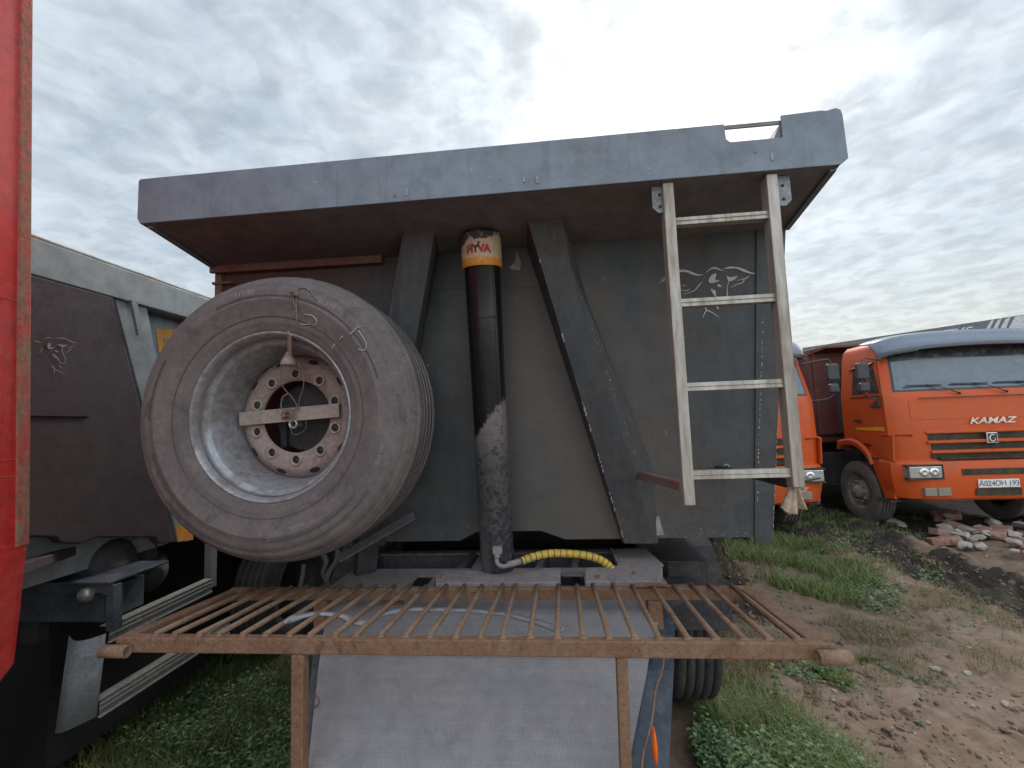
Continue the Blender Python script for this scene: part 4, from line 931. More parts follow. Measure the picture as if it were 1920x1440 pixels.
m.f += [(0, k2, k2+1, 1), (2*n_, 2*n_+1, k2+2*n_+1, k2+2*n_)]; m.v = vs; m.mi = [0]*len(m.f); m.sm = [True]*len(m.f)
m.build('guard_end_plate', m_plate, D)
for (p0_, p1_, hh_) in (((206, 1173, 2.16), (398, 1083, 3.0), .085), ((188, 1312, 2.14), (430, 1195, 3.0), .085)):
    a = Dk(*p0_); x = a.x; z = a.z; d_ = at(p1_[0], p1_[1], x=x)
    b = Vector((x, d_.y, z)); m = MB()
    m.hexa([(x-.055, a.y, z-.004), (x, a.y, z-.004), (x, b.y, z-.004), (x-.055, b.y, z-.004), (x-.055, a.y, z), (x, a.y, z), (x, b.y, z), (x-.055, b.y, z)])
    m.box((x-.006, a.y+.002, z-hh_), (x-.003, b.y, z-.004), 1); m.box((x-.004, a.y+.001, z-.026), (x+.002, b.y, z-.018)); m.box((x-.004, a.y+.001, z-.048), (x+.002, b.y, z-.040)); m.box((x-.012, a.y+.001, z-hh_), (x+.004, b.y, z-hh_+.008))  # side face coloured darker to stand for its shade
    m.build('guard_rail', [m_alu2, m_recess], D)
m = MB(); p = Dk(395, 1060, 2.95); m.beam(p+Vector((0, 0, .15)), p+Vector((0, 0, -.14)), .05, .05, up=(0, -1, 0)); m.build('guard_post', m_plate, D)

# ------------------------------------------------------------------ orange trucks
def hwz(z): return float(np.interp(z, [.9, 1.3, 2.1, 2.78, 2.90, 2.98], [1.23, 1.25, 1.25, 1.17, 1.14, 1.06]))
def yfz(z): return float(np.interp(z, [.9, 1.1, 1.5, 2.08, 2.15, 2.78, 2.90, 2.98], [.03, .02, .0, .03, .06, .22, .30, .48]))
def fy(x, z): return yfz(z)+.17*min(1, abs(x)/hwz(z))**8
def front_patch(x0, x1, z0, z1, off, nx_=12, nz_=6, fx=None):
    m = MB(); vs = []
    for j in range(nz_+1):
        z = z0+(z1-z0)*j/nz_
        for i in range(nx_+1):
            a, b = (x0, x1) if fx is None else fx(z)
            x = a+(b-a)*i/nx_; vs.append((x, fy(x, z)-off, z))
    m.add(vs, [(j*(nx_+1)+i, j*(nx_+1)+i+1, (j+1)*(nx_+1)+i+1, (j+1)*(nx_+1)+i) for j in range(nz_) for i in range(nx_)], 0, True); return m
def side_patch(s, pts, off, n=6):
    m = MB(); m.add([(s*(hwz(z)+off), y, z) for y, z in pts], [tuple(range(len(pts)))]); return m
def make_truck():
    t = thing('orange_truck', 'x', 'truck')
    lv = [1.10, 1.25, 1.35, 1.5, 1.8, 2.05, 2.12, 2.16, 2.3, 2.5, 2.7, 2.78, 2.85, 2.90, 2.94, 2.98]
    m = MB(); vs = []; cnt = 0
    us = list(np.linspace(-1, 1, 41)); YB = 1.30
    for z in lv:
        hw = hwz(z); yb = YB if z > 1.4 else YB
        rowp = [(u*hw, fy(u*hw, z), z) for u in us]
        zl_ = z if z > 1.34 else 1.34
        rowp += [(hw, .45, z), (hw, .62, zl_), (hw, yb-.06, zl_), (hw-.06, yb, zl_), (-hw+.06, yb, zl_), (-hw, yb-.06, zl_), (-hw, .62, zl_), (-hw, .45, z)]
        cnt = len(rowp); vs += rowp
    fs = [(i*cnt+k, i*cnt+(k+1) % cnt, (i+1)*cnt+(k+1) % cnt, (i+1)*cnt+k) for i in range(len(lv)-1) for k in range(cnt)]+[tuple(range((len(lv)-1)*cnt, len(lv)*cnt)), tuple(range(cnt))[::-1]]
    m.add(vs, fs, 0, True); cab = m.build('cab', m_or, t, local=True)
    es = cab.modifiers.new('es', 'EDGE_SPLIT'); es.split_angle = R(32)
    P = lambda mb_, nm, mt, par=t, **k: mb_.build(nm, mt, par, local=True, **k)
    # windscreen
    w = P(front_patch(0, 0, 2.145, 2.80, .006, 20, 6, lambda z: (-hwz(z)+.10, hwz(z)-.10)), 'windscreen_rubber', m_plas, cab)
    P(front_patch(0, 0, 2.17, 2.78, .010, 20, 6, lambda z: (-hwz(z)+.125, hwz(z)-.125)), 'windscreen', m_glass, cab)
    # sun visor across the top of the screen
    m = MB(); vs = []
    for i in range(33):
        u = -1+2*i/32; x = u*1.24; yo = .30*abs(u)**6
        for (y, z) in ((.34, 3.09), (.10, 3.05), (-.02, 2.93), (-.06, 2.80), (-.05, 2.795), (.0, 2.92), (.12, 3.035), (.34, 3.075)): vs.append((x, y+yo, z-.06*u*u-.06*abs(u)**8))
    m.add(vs, [(i*8+k, i*8+(k+1) % 8, (i+1)*8+(k+1) % 8, (i+1)*8+k) for i in range(32) for k in range(8)]+[tuple(range(8)), tuple(range(256, 264))], 0, True); P(m, 'sun_visor', m_visor)
    m = MB(); vs = []
    for i in range(25):
        u = -1+2*i/24; x = u*1.0
        for z, o_ in ((2.66+.03*u*u, .018), (2.80, .03)): vs.append((x, fy(x, z)-o_, z))
    m.add(vs, [(2*i, 2*i+1, 2*i+3, 2*i+2) for i in range(24)]); P(m, 'tinted_band', m_glass2)
    for s in (-1, 1):
        m = MB(); m.hexa([(s*1.13, .10, 2.72), (s*.80, .035, 2.76), (s*.80, .03, 2.765), (s*1.13, .095, 2.725), (s*1.16, .05, 2.75), (s*.78, .0, 2.82), (s*.78, -.004, 2.825), (s*1.16, .045, 2.76)]); P(m, 'visor_bracket', m_chrome)
        # doors
        d = P(side_patch(s, [(.24, 1.36), (.95, 1.42), (.98, 2.66), (.36, 2.68), (.22, 2.12)], .003), 'door', m_or, t)
        e = MB()
        for a, b in (((.24, 1.36), (.22, 2.12)), ((.22, 2.12), (.36, 2.68)), ((.36, 2.68), (.98, 2.66)), ((.98, 2.66), (.95, 1.42))):
            e.beam((s*(hwz(a[1])+.003), a[0], a[1]), (s*(hwz(b[1])+.003), b[0], b[1]), .006, .006, up=(1, 0, 0))
        e.beam((s*1.253, .26, 2.10), (s*1.253, .96, 2.10), .012, .014); P(e, 'door_seam', m_slot, d)
        P(side_patch(s, [(.58, 2.15), (.93, 2.15), (.92, 2.60), (.58, 2.60)], .007), 'side_window', m_glass2, d)
        P(side_patch(s, [(.27, 2.15), (.53, 2.15), (.53, 2.60), (.44, 2.60)], .007), 'quarter_window', m_glass2, d)
        m = MB(); m.beam((s*1.27, .74, 1.71), (s*1.27, .90, 1.72), .02, .035); m.beam((s*1.26, .80, 1.74), (s*1.26, .86, 1.70), .03, .012); P(m, 'door_handle', m_plas, d, bevel=.004)
        m = MB(); m.prism([(s*1.256, .23, 1.62), (s*1.256, .23, 1.555), (s*1.256, .86, 1.56), (s*1.256, .93, 1.60)], (s*.003, 0, 0)); P(m, 'reflective_stripe', m_yel, d)
        m = MB(); m.box((s*1.25, .26, 1.93), (s*1.285, .37, 2.03)); m.box((s*1.25, .37, 1.94), (s*1.275, .50, 1.96)); m.box((s*1.25, .37, 1.975), (s*1.27, .47, 1.985)); P(m, 'side_indicator', m_plas, d, bevel=.01)
        m = MB(); vs = []
        for (y, dz, out) in ((.40, 2.67, .0), (.42, 2.66, .07), (1.0, 2.62, .09), (1.02, 2.60, .02)): vs.append((s*(1.175+out), y, dz-out*.5))
        m.add(vs, [(0, 1, 2, 3)]); vv = P(m, 'rain_deflector', m_visor, d)
        # mirrors
        m = MB(); m.box((s*1.46, .10, 2.36), (s*1.64, .18, 2.62)); mo = P(m, 'mirror', m_plas, t, bevel=.03)
        m = MB(); m.box((s*1.47, .10, 2.17), (s*1.62, .18, 2.31)); P(m, 'wide_mirror', m_plas, t, bevel=.03)
        m = MB(); m.tube(spline([(s*1.17, .25, 2.64), (s*1.40, .16, 2.68), (s*1.54, .15, 2.64), (s*1.54, .15, 2.14), (s*1.26, .28, 2.06)], 5), .012, 6); P(m, 'mirror_arm', m_plas, t)
        # fender arch, front apron
        m = MB(); vs = []; arcp = [(.57, 1.02)]+[(1.10-math.cos(R(a))*.60, .80+math.sin(R(a))*.60) for a in range(38, 105, 8)]+[(1.42, 1.36), (1.44, 1.22)]
        arci = [(.62, 1.0)]+[(1.10-math.cos(R(a))*.54, .76+math.sin(R(a))*.54) for a in range(38, 105, 8)]+[(1.36, 1.26), (1.40, 1.20)]
        for (y, z), (y2, z2) in zip(arcp, arci): vs += [(s*1.285, y, z-.02), (s*1.25, y, z+.015), (s*.88, y, z+.01), (s*.88, y2, z2), (s*1.275, y2, z2)]
        m.add(vs, [(5*i+k, 5*i+(k+1) % 5, 5*i+5+(k+1) % 5, 5*i+5+k) for i in range(len(arcp)-1) for k in range(5)]+[tuple(range(5)), tuple(range(len(vs)-5, len(vs)))], 0, False)
        P(m, 'mudguard', m_or, t, bevel=.008)
        m = MB(); m.prism([(s*1.24, .19, .52), (s*1.24, .40, .50), (s*1.24, .62, 1.02), (s*1.24, .66, 1.30), (s*1.24, .19, 1.32)], (-s*.05, 0, 0)); P(m, 'step_panel', m_or, t, bevel=.015)
        m = MB(); m.box((s*1.20, .22, .80), (s*1.255, .44, .83)); m.box((s*1.2, .22, .88), (s*1.25, .42, .90)); m.box((s*1.1, .26, .47), (s*1.26, .55, .50)); m.box((s*1.242, .2, 1.10), (s*1.248, .60, 1.125)); P(m, 'step', m_plas, t)
        m = MB(); m.box((s*1.265, .99+.1, 1.22), (s*1.292, 1.36, 1.235)); m.box((s*1.265, 1.1, 1.26), (s*1.292, 1.3, 1.27)); P(m, 'mudguard_vent', m_slot, t)
        # corner air deflector
        m = MB(); m.prism([(s*1.265, .10, 1.10), (s*1.265, .30, 1.12), (s*1.265, .30, 1.49), (s*1.265, .0+.06, 1.50)], (-s*.03, 0, 0)); m.hexa([(s*1.02, .02, 1.47), (s*1.27, .16, 1.47), (s*1.27, .30, 1.47), (s*1.0, .2, 1.47), (s*1.02, -.015, 1.51), (s*1.285, .14, 1.51), (s*1.28, .30, 1.51), (s*1.0, .2, 1.51)]); P(m, 'air_deflector', m_or, t, bevel=.01)
        # front lights
        m = front_patch(0, 0, .0, .0, 0)
        m = MB(); m.box((s*.735, -.075, .865), (s*1.175, .05, 1.035)); h = P(m, 'headlight', m_lens, t, bevel=.012)
        m = MB()
        for c in (.84, .98): m.lathe([(.0, -.004), (.03, -.009), (.058, -.008), (.066, -.003), (.066, .003)], (s*c, -.077, .95), 'y', 24)
        P(m, 'lamp_reflector', m_chrome, h)
        m = MB(); m.box((s*.71, -.071, .845), (s*.735, .02, 1.06)); m.box((s*.71, -.071, .845), (s*1.2, .02, .864)); m.box((s*.71, -.071, 1.036), (s*1.2, .02, 1.06)); P(m, 'headlight_frame', m_slot, h)
        m = MB(); m.box((s*.64, -.070, .605), (s*.81, -.0, .72)); m.box((s*.825, -.070, .605), (s*.99, -.0, .72)); P(m, 'fog_light', m_fog, t, bevel=.006)
    # front panels
    m = MB(); m.beam((0, -.012, 2.035), (.9, -.008, 2.035), .01, .012); m.beam((0, -.012, 2.035), (-.9, -.008, 2.035), .01, .012); P(m, 'panel_gap', m_slot)
    m = front_patch(-1.0, 1.0, 1.72, 2.02, .006, 20, 3); P(m, 'front_hatch', m_or, t)
    m = MB()
    for z0, z1, hw in ((1.41, 1.50, .82), (1.265, 1.355, .78), (1.135, 1.205, .80)):
        q_ = front_patch(-hw, hw, z0, z1, .008, 20, 1); m.add(q_.v, q_.f, 0)
    P(m, 'grille_slot', m_slot)
    m = MB()
    for z0, hw in ((1.505, .85), (1.36, .84), (1.215, .80)):
        for s in (-1, 1): m.hexa([(0, -.045, z0), (s*hw, -.02, z0), (s*hw, .05, z0), (0, .03, z0), (0, -.045, z0+.045), (s*hw, -.02, z0+.035), (s*hw, .05, z0+.045), (0, .03, z0+.045)])
    P(m, 'grille_bar', m_or, t, bevel=.008)
    # bumper
    m = MB(); vs = []; lvz = [.53, .56, .70, .84, 1.06, 1.10, 1.12]; of = [.02, .05, .07, .075, .075, .06, .02]; hws = [1.17, 1.22, 1.25, 1.27, 1.27, 1.26, 1.24]
    for z, o_, hw in zip(lvz, of, hws):
        vs += [(u*hw, .02-o_+.22*abs(u)**9, z) for u in us]+[(hw, .42, z), (hw-.1, .42, z), (-hw+.1, .42, z), (-hw, .42, z)]
    c2 = len(us)+4; m.add(vs, [(i*c2+k, i*c2+(k+1) % c2, (i+1)*c2+(k+1) % c2, (i+1)*c2+k) for i in range(6) for k in range(c2)]+[tuple(range(c2))[::-1], tuple(range(6*c2, 7*c2))], 0, True)
    bu = P(m, 'bumper', m_or, t); es = bu.modifiers.new('es', 'EDGE_SPLIT'); es.split_angle = R(35)
    m = MB(); m.box((-.46, -.062, .895), (.46, .0, .985)); m.box((-.30, -.06, .60), (.30, .0, .70)); m.box((-.72, -.06, 1.125), (.72, .0, 1.15)); P(m, 'bumper_opening', m_slot, bu)
    m = MB(); m.box((-.27, -.075, .715), (.27, -.06, .83)); pl_ = P(m, 'number_plate', m_white)
    q_ = text_mb('А024ОН 193', .105, lambda x, y: (x, -.077, .737+y), space=.92); q_.build('plate_lettering', m_ink, pl_, local=True)
    q_ = text_mb('KAMAZ', .135, lambda x, y: (x*1.32+.06, -.018, 1.635+y*.9), shear=.25, space=1.0, bold=.003); q_.build('maker_lettering', m_chrome, cab, local=True)
    m = MB(); m.box((-.075, -.060, 1.345), (.075, -.04, 1.50)); em = P(m, 'emblem', m_chrome, t, bevel=.008)
    m = MB(); m.box((-.058, -.063, 1.36), (.058, -.060, 1.485)); P(m, 'emblem_field', m_ink, em)
    m = MB(); ribbon(m, [(.035, .035), (.0, .05), (-.035, .02), (-.03, -.03), (.01, -.045), (.035, -.02), (.015, .0)], [.004, .016, .022, .02, .018, .014, .004], lambda x, y: (x, -.0645, 1.42+y)); P(m, 'emblem_mark', m_chrome, em)
    # wipers
    for x0 in (-.62, .02, .62):
        m = MB(); m.tube([(x0+.30, -.01, 2.09), (x0+.05, .01, 2.20), (x0-.12, .03, 2.24)], [.009, .006, .005], 6); m.beam((x0-.40, .045, 2.235), (x0+.10, .045, 2.225), .008, .022); m.lathe([(0, -.012), (.018, -.01), (.02, .01)], (x0+.30, .0, 2.09), 'y', 12); P(m, 'wiper', m_plas)
    # air intake, frame, dump body, wheels
    m = MB(); m.box((-1.20, 1.36, 2.36), (-.95, 1.62, 2.66)); 
    for k in range(6): m.box((-1.215, 1.37, 2.38+k*.046), (-.94, 1.61, 2.40+k*.046))
    m.box((-1.15, 1.4, 1.5), (-1.0, 1.55, 2.36)); P(m, 'air_intake', m_plas, t, bevel=.01)
    m = MB(); m.box((-.45, .3, .75), (-.37, 7, 1.0)); m.box((.37, .3, .75), (.45, 7, 1.0)); m.box((-.9, .45, .45), (.9, .6, .9)); m.box((-.88, .6, .50), (.88, 1.9, 1.3)); m.box((-.88, 2.7, .45), (.88, 6.8, 1.2)); m.box((-1.18, 1.9, .5), (1.18, 3.7, 1.1)); P(m, 'frame', m_dark)  # frame rails, with solid boxes added to stop light passing underneath
    m = MB(); m.prism([(-1.25, 2.0, 1.45), (-1.25, 2.0, 3.02), (-1.25, 1.55, 3.06), (-1.25, 1.55, 3.11), (-1.25, 6.9, 3.11), (-1.25, 6.9, 1.25), (-1.25, 2.2, 1.25)], (2.5, 0, 0))
    for k in range(8): m.box((-1.31, 2.05+k*.65, 1.3), (1.31, 2.15+k*.65, 3.0))
    m.box((-1.32, 2.0, 3.0), (1.32, 6.9, 3.10)); P(m, 'dump_body', m_dred, t, bevel=.01)
    for y in (1.10, 4.6, 5.95):
        for s in (-1, 1):
            w_ = tyre_mb((s*1.06, y, .51), 'x', .51, .15, .27).build('wheel', [m_tyre, m_groove], t, local=True)
            m = MB(); m.lathe([(.285, s*.135), (.27, s*.125), (.26, s*.10), (.235, s*.05), (.20, s*.055), (.165, s*.11), (.11, s*.115), (.10, s*.19), (.08, s*.205), (0, s*.21)], (s*1.06, y, .51), 'x', 40)
            for k in range(10): a_ = 2*PI*k/10; m.lathe([(0, s*.145), (.016, s*.145), (.017, s*.105)], (s*1.06, y+math.cos(a_)*.1675, .51+math.sin(a_)*.1675), 'x', 8)
            m.build('rim', m_twheel, w_, local=True)
    return t
def copy_tree(o, parent=None):
    c = o.copy(); C.objects.link(c); c.parent = parent
    for ch_ in list(o.children): copy_tree(ch_, c)
    return c
tr1 = make_truck(); tr2 = copy_tree(tr1)
tr1.location = (6.30, 7.33, .0); tr1['label'] = 'orange tipper truck parked at the right edge with its number plate and wipers in view'
tr2.location = (2.72, 7.25, .0); tr2['label'] = 'orange tipper truck mostly hidden behind the ladder, only its right front corner showing'
for o in (tr1, tr2): o['group'] = 'orange trucks parked side by side'

# slate trailer with white stripes behind the right truck
a = at(1640, 632, z=4.0); b = at(1920, 590, z=4.0); d = (b-a).normalized(); a2 = a-d*2.0; b2 = b+d*3.5; nrm = Vector((-d.y, d.x, 0)); nrm = nrm if nrm.y > 0 else -nrm
V = thing('box_trailer', 'slate grey trailer with white slanted stripes and lettering behind the right orange truck', 'trailer', ((a.x+b.x)/2, (a.y+b.y)/2, 0))
m = MB(); m.hexa([a2+Vector((0, 0, -2.8)), b2+Vector((0, 0, -2.8)), b2+nrm*2.4+Vector((0, 0, -2.8)), a2+nrm*2.4+Vector((0, 0, -2.8)), a2, b2, b2+nrm*2.4, a2+nrm*2.4]); m.build('body', m_steel, V)
def vp(px, py, off=.006): return atp(px, py, a-nrm*off, nrm)
m = MB()
for x0, x1 in ((1846, 1856), (1859, 1870), (1873, 1886)):
    m.add([vp(x0, 621), vp(x1-2, 621), vp(x1+9, 597-(x1-1860)*.12), vp(x0+12, 600-(x0-1860)*.12)], [(0, 1, 2, 3)])
m.add([vp(1888, 621), vp(1935, 621), vp(1935, 588), vp(1903, 594)], [(0, 1, 2, 3)])
m.build('stripe', m_stripe, V)
p0 = vp(1822, 627); 
q_ = text_mb('CTYS', .34, lambda x, y: p0+d*(x-.35)+Vector((0, 0, y-.03))-nrm*.004, bold=.004); q_.build('lettering', m_stripe, V)
m = MB(); m.box(a+nrm*.5+Vector((0, 0, -4)), a+nrm*.7+Vector((.3, .3, -2.8))); m.box(b+nrm*.5+Vector((0, 0, -4)), b+nrm*.7+Vector((.3, .3, -2.8))); m.build('leg', m_dark, V)

# ------------------------------------------------------------------ rubble, clods
def stone(name, mt, c, s, seed, lab, cat, grp):
    m = MB(); rs = random.Random(seed)
    if mt is m_brick:
        pts = [Vector((x*.12, y*.06, z*.035)) for x in (-1, 1) for y in (-1, 1) for z in (-1, 1)]
    else: pts = [Vector((rs.gauss(0, 1), rs.gauss(0, 1), rs.gauss(0, 1))).normalized()*Vector((1, .8, .55)).length*.5 for _ in range(14)]; pts = [Vector((p.x*.15, p.y*.11, p.z*.07)) for p in pts]
    pts = [p*s*rs.uniform(.85, 1.1) for p in pts]
    import bmesh
    bm = bmesh.new()
    for p in pts: bm.verts.new(p)
    bmesh.ops.convex_hull(bm, input=bm.verts); me = bpy.data.meshes.new(name); bm.to_mesh(me); bm.free(); me.materials.append(mt)
    o = bpy.data.objects.new(name, me); C.objects.link(o); o.location = (c[0], c[1], gz(c[0], c[1])+.025*s+c[2]); o.rotation_euler = (rs.uniform(-.3, .3), rs.uniform(-.3, .3), rs.uniform(0, 6))
    b = o.modifiers.new('b', 'BEVEL'); b.width = .008; b.segments = 1
    tag(o, lab, cat, grp); return o
rs = random.Random(5)
for k in range(70):
    px = rs.uniform(1770, 1990); py = 1000+rs.gauss(0, 17)+(px-1770)*.05+8
    p = at(px, py, z=0); br_ = rs.random() < .35
    stone('brick' if br_ else 'stone', m_brick if br_ else m_stone, (p.x, p.y, max(0, .07-.0*k)*rs.random()), rs.uniform(.45, 1.6), k,
          'broken red brick lying in the rubble pile in front of the right orange truck' if br_ else 'pale stone lying in the rubble pile in front of the right orange truck', 'brick' if br_ else 'stone', 'rubble bricks' if br_ else 'rubble stones')
for i, (px, py, s) in enumerate(((1652, 968, 1.5), (1668, 975, 1.9), (1690, 982, 1.4))):
    p = at(px, py, z=.03); stone('stone', m_stone, (p.x, p.y, .0), s, 900+i, ['pale flat stone leftmost of three beside the front wheel of the right truck', 'largest pale stone, middle of three beside the front wheel of the right truck', 'pale stone rightmost of three beside the front wheel of the right truck'][i], 'stone', 'stones by the truck wheel')
for i, (px, py, s) in enumerate(((1815, 1255, .45), (1752, 1250, .38), (1885, 1322, .35))):
    p = at(px, py, z=.0); stone('stone', m_stone, (p.x, p.y, .0), s, 950+i, ['small pale stone lying flat on the red dirt at the right', 'small pale chip standing up in the red dirt left of another stone', 'small pale chip on the red dirt near the lower right corner'][i], 'stone', 'chips on the dirt')
# clods: one uncountable scatter
import bmesh
ico = bmesh.new(); bmesh.ops.create_icosphere(ico, subdivisions=1, radius=1); iv = [v.co.copy() for v in ico.verts]; iff = [tuple(v.index for v in f.verts) for f in ico.faces]; ico.free()
m = MB()
for k in range(9000):
    if k < 4200:
        y = rng.uniform(2.2, 8.5); which = rng.random(); xc = 4.30+.25*math.sin(y*.5) if which < .6 else 1.95+.10*(y-6 if y > 4 else -2)
        x = xc+rng.normal(0, .30)
        if y < 4 and which < .6: x = rng.uniform(1.5, 5.5)
    else: x = rng.uniform(1.2, 6.5); y = rng.uniform(2., 7.5)
    r = .004+rng.exponential(.0042 if k > 4200 else .0085); r = min(r, .04)
    if noise.noise(Vector((x*1.7, y*1.7, 3))) < -.15 and r < .02: continue
    sq = rng.uniform(.45, .8); z = gz(x, y); jit = [rng.uniform(.7, 1.25) for _ in iv]; a = rng.uniform(0, 6.28)
    m.add([(x+(v.x*math.cos(a)-v.y*math.sin(a)*.7)*r*j, y+(v.x*math.sin(a)+v.y*math.cos(a)*.7)*r*j, z+v.z*r*sq*j+r*.2) for v, j in zip(iv, jit)], iff, int(rng.random() < .12 and r < .02))
o = m.build('soil_clods', [m_clod, m_stone]); tag(o, 'crumbled brown clods and pebbles scattered over the dirt', None, kind='stuff')

# ------------------------------------------------------------------ vegetation
def leafmat(name, c1, c2, c3):
    m = bpy.data.materials.new(name); m.use_nodes = True; n = m.node_tree.nodes; l = m.node_tree.links; b = n['Principled BSDF']
    g_ = n.new('ShaderNodeNewGeometry'); r_ = n.new('ShaderNodeValToRGB'); l.new(g_.outputs['Random Per Island'], r_.inputs[0]); r_.color_ramp.elements[0].color = c1+(1,); r_.color_ramp.elements[1].color = c3+(1,)
    e = r_.color_ramp.elements.new(.55); e.color = c2+(1,); l.new(r_.outputs[0], b.inputs['Base Color']); b.inputs['Roughness'].default_value = .55
    tr = n.new('ShaderNodeBsdfTranslucent'); l.new(r_.outputs[0], tr.inputs[0]); mx = n.new('ShaderNodeMixShader'); mx.inputs[0].default_value = .3
    l.new(b.outputs[0], mx.inputs[1]); l.new(tr.outputs[0], mx.inputs[2]); l.new(mx.outputs[0], n['Material Output'].inputs[0]); return m
m_grass = leafmat('fresh_grass', (.10, .15, .035), (.17, .23, .06), (.30, .29, .13))
m_grassd = leafmat('dark_grass', (.085, .14, .04), (.16, .23, .07), (.36, .34, .18))
m_dry = leafmat('dry_grass', (.20, .15, .07), (.28, .22, .11), (.13, .14, .05))
m_leaf = leafmat('weed_leaf', (.085, .16, .06), (.15, .24, .095), (.28, .36, .20))
class Veg:
    def __init__(s): s.v = []; s.f = []
    def blade(s, x, y, z, h, a, lean, w):
        dx_, dy_ = math.cos(a), math.sin(a); px_, py_ = -dy_*w, dx_*w; o = len(s.v)
        for t, ww in ((0, 1), (.45, .85), (.8, .5)):
            lx = lean*h*t*t; zz_ = z+h*(t-.35*lean*t*t); s.v += [(x+dx_*lx-px_*ww, y+dy_*lx-py_*ww, zz_), (x+dx_*lx+px_*ww, y+dy_*lx+py_*ww, zz_)]
        s.v.append((x+dx_*lean*h, y+dy_*lean*h, z+h*(1-.4*lean))); s.f += [(o, o+1, o+3, o+2), (o+2, o+3, o+5, o+4), (o+4, o+5, o+6)]
    def leaf(s, x, y, z, a, tilt, ln, w):
        dx_, dy_ = math.cos(a), math.sin(a); o = len(s.v); cz = math.sin(tilt)*ln; ch = math.cos(tilt)*ln
        s.v += [(x, y, z), (x+dx_*ch*.45-dy_*w, y+dy_*ch*.45+dx_*w, z+cz*.5+.004), (x+dx_*ch*.45+dy_*w, y+dy_*ch*.45-dx_*w, z+cz*.5+.004), (x+dx_*ch, y+dy_*ch, z+cz*.75-.1*ln), (x+dx_*ch*.5, y+dy_*ch*.5, z+cz*.55-.002)]
        s.f += [(o, o+4, o+1), (o, o+2, o+4), (o+1, o+4, o+3), (o+4, o+2, o+3)]
    def build(s, name, mt, lab):
        me = bpy.data.meshes.new(name); me.from_pydata(s.v, [], s.f); me.materials.append(mt); o = bpy.data.objects.new(name, me); C.objects.link(o); return tag(o, lab, None, kind='stuff')
def scatter(n, cx_, cy_, rx_, ry_, rot=0, clump=1.5, thr=-.1, seed=0):
    out = []
    while len(out) < n:
        r = math.sqrt(rng.random()); t = rng.random()*2*PI; u, v = r*math.cos(t)*rx_, r*math.sin(t)*ry_
        x = cx_+u*math.cos(rot)-v*math.sin(rot); y = cy_+u*math.sin(rot)+v*math.cos(rot)
        if noise.noise(Vector((x*clump, y*clump, seed)))+.25*noise.noise(Vector((x*6, y*6, seed+3))) > thr+.5*max(0, r-.75)*2: out.append((x, y))
        elif rng.random() < .02: out.append((x, y))
    return out
g1 = Veg()
for x, y in scatter(8500, 2.92, 6.25, .75, 1.3, -.12, 1.6, -.15): g1.blade(x, y, gz(x, y)-.005, rng.uniform(.04, .20), rng.normal(.2, 1.2), rng.uniform(.3, .9), rng.uniform(.0022, .0045))
for x, y in scatter(3600, 1.12, 3.0, .36, .65, .1, 2.2, -.1, 2): g1.blade(x, y, gz(x, y)-.005, rng.uniform(.06, .17), rng.uniform(0, 6.28), rng.uniform(.3, .9), rng.uniform(.0013, .0028))
for x, y in scatter(1300, 2.2, 3.75, .45, .22, .3, 2, 0, 5): g1.blade(x, y, gz(x, y)-.005, rng.uniform(.03, .08), rng.uniform(0, 6.28), rng.uniform(.3, .9), rng.uniform(.0015, .003))
for x, y in scatter(3000, 1.12, 2.75, .45, .5, 0, 3., -.1, 33): g1.blade(x, y, gz(x, y)-.005, rng.uniform(.08, .24), rng.uniform(0, 6.28), rng.uniform(.4, .95), rng.uniform(.0012, .0028))
for x, y in scatter(3600, -1.9, 2.8, 1.0, .7, 0, 2.5, -.1, 34): g1.blade(x, y, gz(x, y)-.005, rng.uniform(.08, .24), rng.uniform(0, 6.28), rng.uniform(.4, .95), rng.uniform(.0012, .0028))
g1.build('fresh_grass', m_grass, 'fresh green grass growing on the dirt beside the trailer')
g2 = Veg()
for x, y in scatter(26000, -2.0, 2.95, 1.15, .95, .1, 1.6, -.35, 7): g2.blade(x, y, gz(x, y)-.005, rng.uniform(.05, .17), rng.uniform(0, 6.28), rng.uniform(.3, 1.), rng.uniform(.0015, .003))
for x, y in scatter(9000, -1.2, 4.4, 2.0, 1.6, 0, 1.6, -.2, 9): g2.blade(x, y, gz(x, y)-.005, rng.uniform(.06, .2), rng.uniform(0, 6.28), rng.uniform(.3, 1.), rng.uniform(.002, .004))
for x, y in scatter(2600, 3.6, 7.0, 1.4, 1.8, 0, 2.2, .22, 4): g2.blade(x, y, gz(x, y)-.005, rng.uniform(.03, .10), rng.uniform(0, 6.28), rng.uniform(.3, 1.), rng.uniform(.002, .004))
for x, y in scatter(5000, 4.6, 8.4, 1.6, 1.3, 0, 1.5, .0, 14): g2.blade(x, y, gz(x, y)-.005, rng.uniform(.04, .12), rng.uniform(0, 6.28), rng.uniform(.3, 1.), rng.uniform(.003, .005))
g2.build('dark_grass', m_grassd, 'rough dark green grass under and left of the trailer')
g3 = Veg()
for x, y in scatter(3400, 3.0, 5.6, 1.2, 2.0, -.12, 2.2, .05, 31): g3.blade(x, y, gz(x, y)-.005, rng.uniform(.03, .16), rng.uniform(0, 6.28), rng.uniform(.5, 1.), rng.uniform(.0015, .003))
for x, y in scatter(4200, 1.40, 4.1, .36, 1.4, 0, 2.2, -.15, 11): g3.blade(x, y, gz(x, y)-.005, rng.uniform(.04, .16), rng.uniform(0, 6.28), rng.uniform(.3, 1.), rng.uniform(.0015, .003))
for x, y in scatter(2600, 3.0, 4.3, 1.6, .8, .4, 2.5, .1, 12): g3.blade(x, y, gz(x, y)-.003, rng.uniform(.02, .06), rng.uniform(0, 6.28), rng.uniform(.6, 1.), rng.uniform(.001, .002))
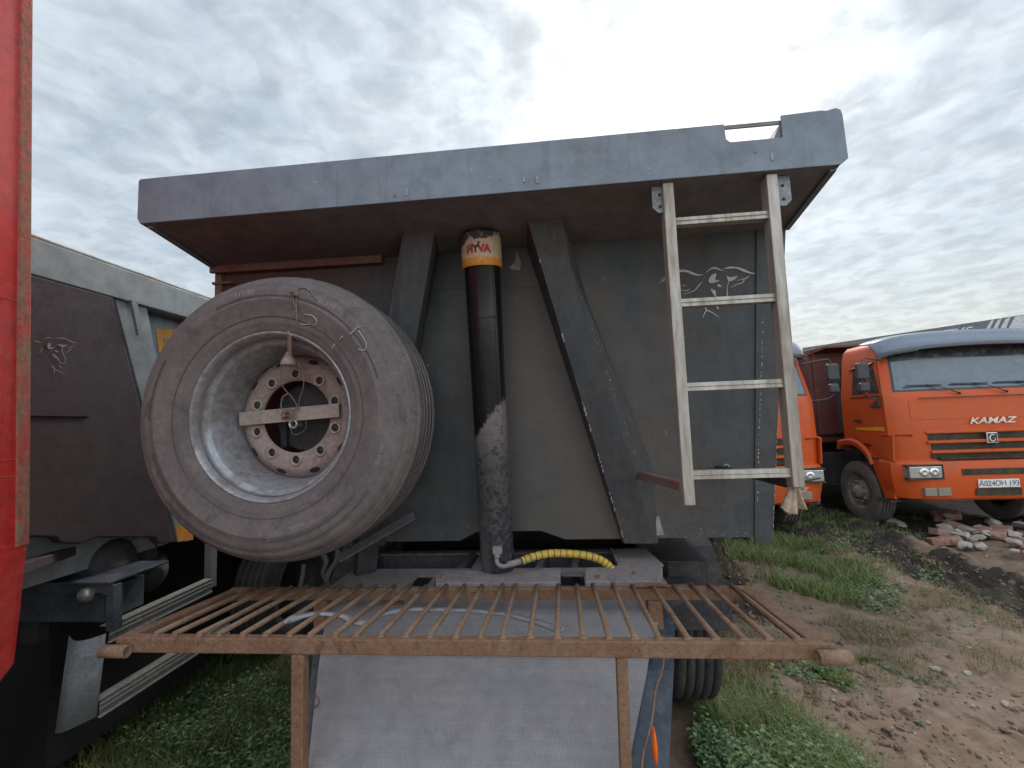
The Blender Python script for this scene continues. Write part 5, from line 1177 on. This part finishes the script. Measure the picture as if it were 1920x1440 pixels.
for x, y in scatter(3000, -2.1, 3.1, 1.1, .8, .1, 2.6, .05, 13): g3.blade(x, y, gz(x, y)-.005, rng.uniform(.05, .2), rng.uniform(0, 6.28), rng.uniform(.5, 1.), rng.uniform(.001, .0022))
g3.build('dry_grass', m_dry, 'straw-coloured dry grass in tufts by the wheels')
g4 = Veg()
def plant(x, y, n_, h_, ls):
    z = gz(x, y)
    for k in range(n_):
        t = (k+1)/n_; g4.leaf(x+rng.normal(0, .008), y+rng.normal(0, .008), z+h_*t, k*2.4+rng.normal(0, .3), rng.uniform(-.1, .7), ls*rng.uniform(.7, 1.2), ls*.32)
for x, y in scatter(1000, 1.10, 2.70, .42, .50, 0, 1.8, -.2, 21): plant(x, y, rng.integers(4, 9), rng.uniform(.03, .13), rng.uniform(.022, .046))
for x, y in scatter(2600, -1.75, 2.75, 1.0, .75, 0, 1.8, -.3, 22): plant(x, y, rng.integers(4, 8), rng.uniform(.04, .17), rng.uniform(.018, .042))
for x, y in scatter(330, 3.2, 6.1, 1.0, 1.5, 0, 1.8, .1, 23): plant(x, y, rng.integers(4, 8), rng.uniform(.03, .12), rng.uniform(.03, .05))
for x, y in scatter(160, 2.1, 3.7, .5, .25, 0, 2, -.1, 24): plant(x, y, rng.integers(3, 6), rng.uniform(.01, .04), rng.uniform(.02, .04))
for x, y in scatter(300, 2.9, 4.0, 1.6, 1.1, 0, 2.4, .15, 25): plant(x, y, rng.integers(3, 6), rng.uniform(.005, .03), rng.uniform(.015, .03))
g4.build('leafy_weeds', m_leaf, 'low leafy green weeds in the foreground beside the trailer')
# the single tall weed right of the wheel
p = at(1455, 1322, z=0); z0 = gz(p.x, p.y); PW = thing('weed_plant', 'single upright leafy weed on the dirt below the right end of the rack', 'plant', (p.x, p.y, z0))
m = MB(); m.tube(spline([(p.x, p.y, z0), (p.x+.01, p.y, z0+.12), (p.x-.005, p.y, z0+.26)], 5), .003, 5); m.build('stem', MATS.get('x') or m_leaf, PW)
g5 = Veg()
for k in range(34): t = (k+2)/36; g5.leaf(p.x+.01*math.sin(t*3), p.y, z0+.28*t, k*2.4, rng.uniform(-.5, .5), .075*(1.25-.7*t), .013)
m = MB(); m.add(g5.v, g5.f); m.build('leaves', m_grass, PW)
